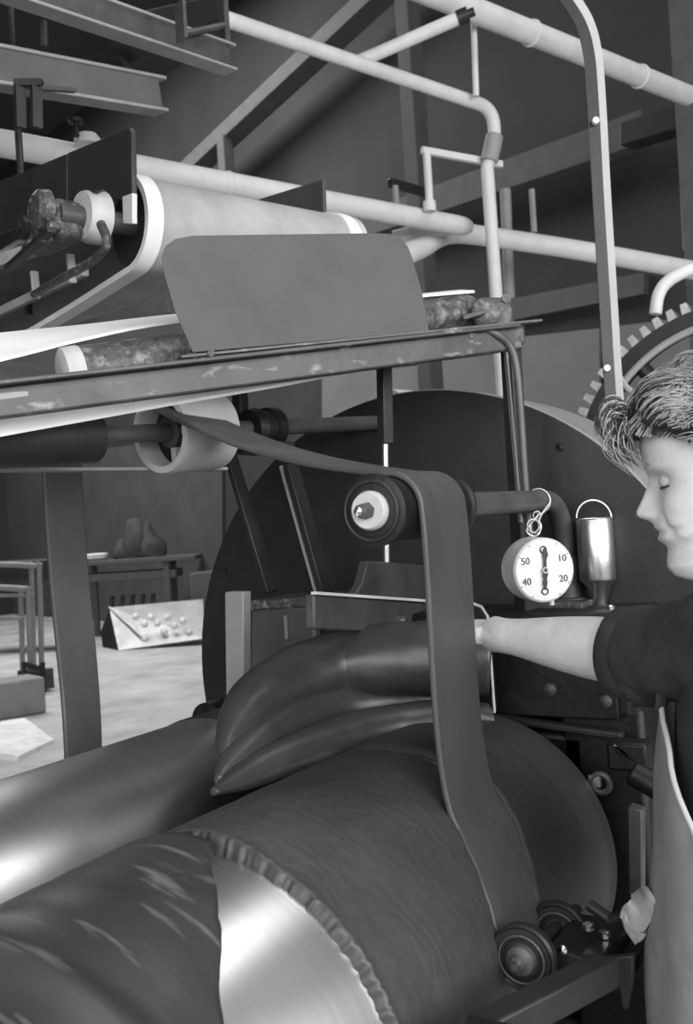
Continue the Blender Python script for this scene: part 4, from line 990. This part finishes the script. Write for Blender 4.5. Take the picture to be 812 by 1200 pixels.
for k in range(4200):
    y = rng.uniform(-.07, .082); lane = rng.random(); ln = rng.randint(9, 16)
    # strands combed back over the head in coherent waves; u runs front to back over the crown
    u0 = rng.uniform(.30, 2.2); P = []; lay = rng.uniform(.006, .024); ph = 5.5*nz(y*26, u0*1.2, 3)+rng.uniform(-.55, .55); side_ = y/.072
    for j in range(ln):
        u_ = u0 + j*.055
        el = u_*1.0
        c_, s_ = math.cos(el), math.sin(el)
        wv = math.sin(u_*9+ph)
        hw = .073*math.sqrt(max(.05, 1-(.55*s_ if False else 0)))
        yy = y + .008*math.sin(u_*8+ph*1.3) + .010*side_*(u_-u0)
        k2 = math.sqrt(max(.04, 1-min(.96, (yy/.088)**2)))
        R_ = (.094 if c_ > 0 else .104)*k2 + lay + .0075*wv
        Rz = .092*k2 + lay + .0075*wv
        P.append(hpt((R_*c_*1.0+.0, yy*1.05, .137+Rz*s_*1.03)))
    (dark if math.sin(u0*9+ph) < -.35 or lay < .013 else locks).append(P)  # strands in wave troughs and low layers coloured dark as shade
for k in range(1800):      # side of the head, falling back in waves
    sg_ = 1 if k % 5 else -1; x0 = rng.uniform(-.07, .055); z0 = rng.uniform(.105, .20); P = []; ph = 5*nz(x0*20, z0*20, 7)+rng.uniform(-.9, .9); lay = rng.uniform(.006, .024)
    for j in range(13):
        t = j/12; x = x0-.055*t; z = z0-.030*t+.006*math.sin(t*6+ph)
        if z < interp([(-.08, .06), (-.02, .10), (.03, .135), (.06, .155)], x): break
        zz_ = min(z, .226); wd_ = interp(WD, zz_); xe = max(-1, min(1, x/.1)); P.append(hpt((x, sg_*(wd_*math.sqrt(1-xe*xe*.8)+lay+.005*math.sin(t*9+ph)), z)))
    if len(P) > 4: (dark if math.sin(ph) < -.3 else locks).append(P)  # trough strands at the sides take the same dark shade colour
# forelock: a loose dark roll falling forward over the brow
for k in range(420):
    y = rng.uniform(-.040, .050); a0_ = rng.uniform(1.2, 2.6); rr_ = rng.uniform(.008, .023); P = []; lean = rng.uniform(-.004, .010)
    cx_, cz_ = .108+.012*nz(y*30, 1, k*.02), .190+.010*nz(y*30, 5, k*.02); n_s = rng.randint(6, 12); sq = rng.uniform(1.1, 1.6)
    for j in range(n_s):
        a = a0_ - j*.26; g = 1-.02*j
        P.append(hpt((cx_+math.cos(a)*rr_*g*.95+lean*j*.1, y+.004*math.sin(j*.5+k)+.0008*j, cz_+math.sin(a)*rr_*g*sq)))
    (dark if k % 9 < 6 else locks).append(P)
for k in range(160):      # wisps hanging from the roll to the brow
    y = rng.uniform(-.03, .055); P = []; x0, z0 = .098+rng.uniform(-.004, .02), .190+rng.uniform(-.02, .012); ln = rng.uniform(.02, .055); fw = rng.uniform(.004, .022)
    for j in range(11):
        s = j/10; P.append(hpt((x0+fw*math.sin(s*PI*.8)-.012*s, y+.004*math.sin(k+s*3), z0-ln*s+.003*math.sin(k+s*6))))
    (dark if k % 3 == 0 else locks).append(P)
curl_obj('curl', locks, .0007, 'hair'); curl_obj('dark_curl', dark, .0007, 'hair_dark')

# shirt: trunk and rolled sleeve
sh_ = MB(); rows = torso_rows(.014, zs-.60, zs+.028, 40, 72)
for i, r in enumerate(rows):
    for k, p in enumerate(r):
        r[k] = p + (p-Vector((SH.x, SH.y, p.z))).normalized()*(.010*nz(p.x*9, p.y*9, p.z*7)+.006*nz(p.x*25, p.y*25, p.z*14))
sh_.grid(rows, True)
so = sh_.build('shirt', 'shirt', wk, smooth=80)
CUF = lerp(EL, WR, .10)
P = cat([tp(-.02, .10, zs-.04), S_+ZZ*.004, lerp(S_, EL, .35), lerp(S_, EL, .7), lerp(EL, S_, .04), CUF], 8)
Rd = cat([.080, .070, .068, .063, .060, .056], 8)
def slf(t, q): return 1+.09*nz(math.cos(q)*1.5, math.sin(q)*1.5, t*9)+.05*nz(math.cos(q)*3, math.sin(q)*3, t*26)
MB().tube(P, Rd, 36, 1.0, (0, 0, 1), True, slf).build('sleeve', 'shirt', so, smooth=80)
cd_ = (CUF-EL).normalized()
MB().lathe(CUF-cd_*.045, cd_, [(0, .052), (.003, .062), (.02, .064), (.045, .060), (.049, .055), (.046, .048), (.02, .046)], 36).build('rolled_cuff', 'shirt', so, smooth=60)
MB().lathe(CUF-cd_*.062, cd_, [(0, .055), (.006, .066), (.020, .067), (.024, .060)], 36).build('cuff_fold', 'shirt', so, smooth=60)
P2 = cat([tp(-.02, -.10, zs-.04), S2, lerp(S2, E2, .5), lerp(S2, E2, .95)], 8)
MB().tube(P2, cat([.085, .075, .066, .060], 8), 28, 1.0, (0, 0, 1), True, slf).build('sleeve', 'shirt', so, smooth=80)
MB().tube([hpt((-.045, 0, -.05))+ (HX3*math.cos(q)+HY3*math.sin(q))*.068 - HZ3*.012*math.cos(q) for q in [2*PI*k/24 for k in range(25)]], .012, 10).build('collar', 'shirt', so, smooth=60)
# trousers and shoes
for s in (-1, 1):
    MB().tube(cat([tp(-.01, .08*s, zs-.52), tp(0, .09*s, zs-.75), tp(.0, .095*s, .5), tp(-.02, .1*s, .28), tp(-.025, .1*s, .06)], 6), cat([.105, .098, .082, .080, .085], 6), 28, fun=slf).build('trouser_leg', 'trousers', wk, smooth=80)
    MB().tube(cat([tp(-.085, .1*s, .05), tp(-.03, .1*s, .052), tp(.04, .105*s, .05), tp(.12, .11*s, .035), tp(.165, .112*s, .03)], 4), cat([.03, .047, .048, .042, .02], 4), 18, .85).build('shoe', 'shoe', wk, smooth=70)
# apron: bib in front, skirt flaring below, its left edge bound
ap = MB(); rows = []
TIPZ = at(783, 846, D=1.2).z
for i in range(61):
    s = i/60; z = TIPZ+.005 - s*.86; row = []
    a_ = interp([(zs-.62, .150), (zs-.48, .150), (zs-.36, .142), (zs-.22, .140), (zs-.08, .130)], z) + interp([(0, .010), (.18, .026), (.3, .036), (.41, .038), (1, .072)], s); b_ = interp([(zs-.62, .215), (zs-.22, .215), (zs-.05, .22)], z)+.02*s
    half = interp([(0, .15), (.05, .42), (.18, .9), (.3, 1.2), (.45, 1.45), (1, 1.6)], s)
    for k in range(49):
        q = -half + 2*half*k/48; x = a_*math.cos(q); y = b_*math.sin(q)
        f_ = .009*nz(q*2.5, z*5, 1)+.010*s*math.sin(q*9+nz(z*2, 0, 0)*3)
        row.append(tp(x*(1+f_/a_)+.004, y*(1+f_/a_), z))
    rows.append(row)
ao = ap.grid(rows).build('apron', 'apron', wk, smooth=80); sm = ao.modifiers.new('solid', 'SOLIDIFY'); sm.thickness = .003
for k in (0, 48): MB().tube([r[k] for r in rows], .0035, 8).build('apron_binding', 'apron_edge', ao, smooth=60)
MB().tube(rows[0], .0035, 8).build('bib_hem', 'apron_edge', ao, smooth=60)
for k in (0, 48):
    s = -1 if k == 0 else 1; P = [rows[0][k], lerp(rows[0][k], tp(.07, .07*s, zs+.03), .5)+TX*.02, tp(.06, .075*s, zs+.035), tp(-.03, .07*s, zs+.045), tp(-.10, .03*s, zs-.02)]
    MB().tube(cat(P, 5), .010, 8, .3).build('apron_strap', 'shirt', ao, smooth=60)
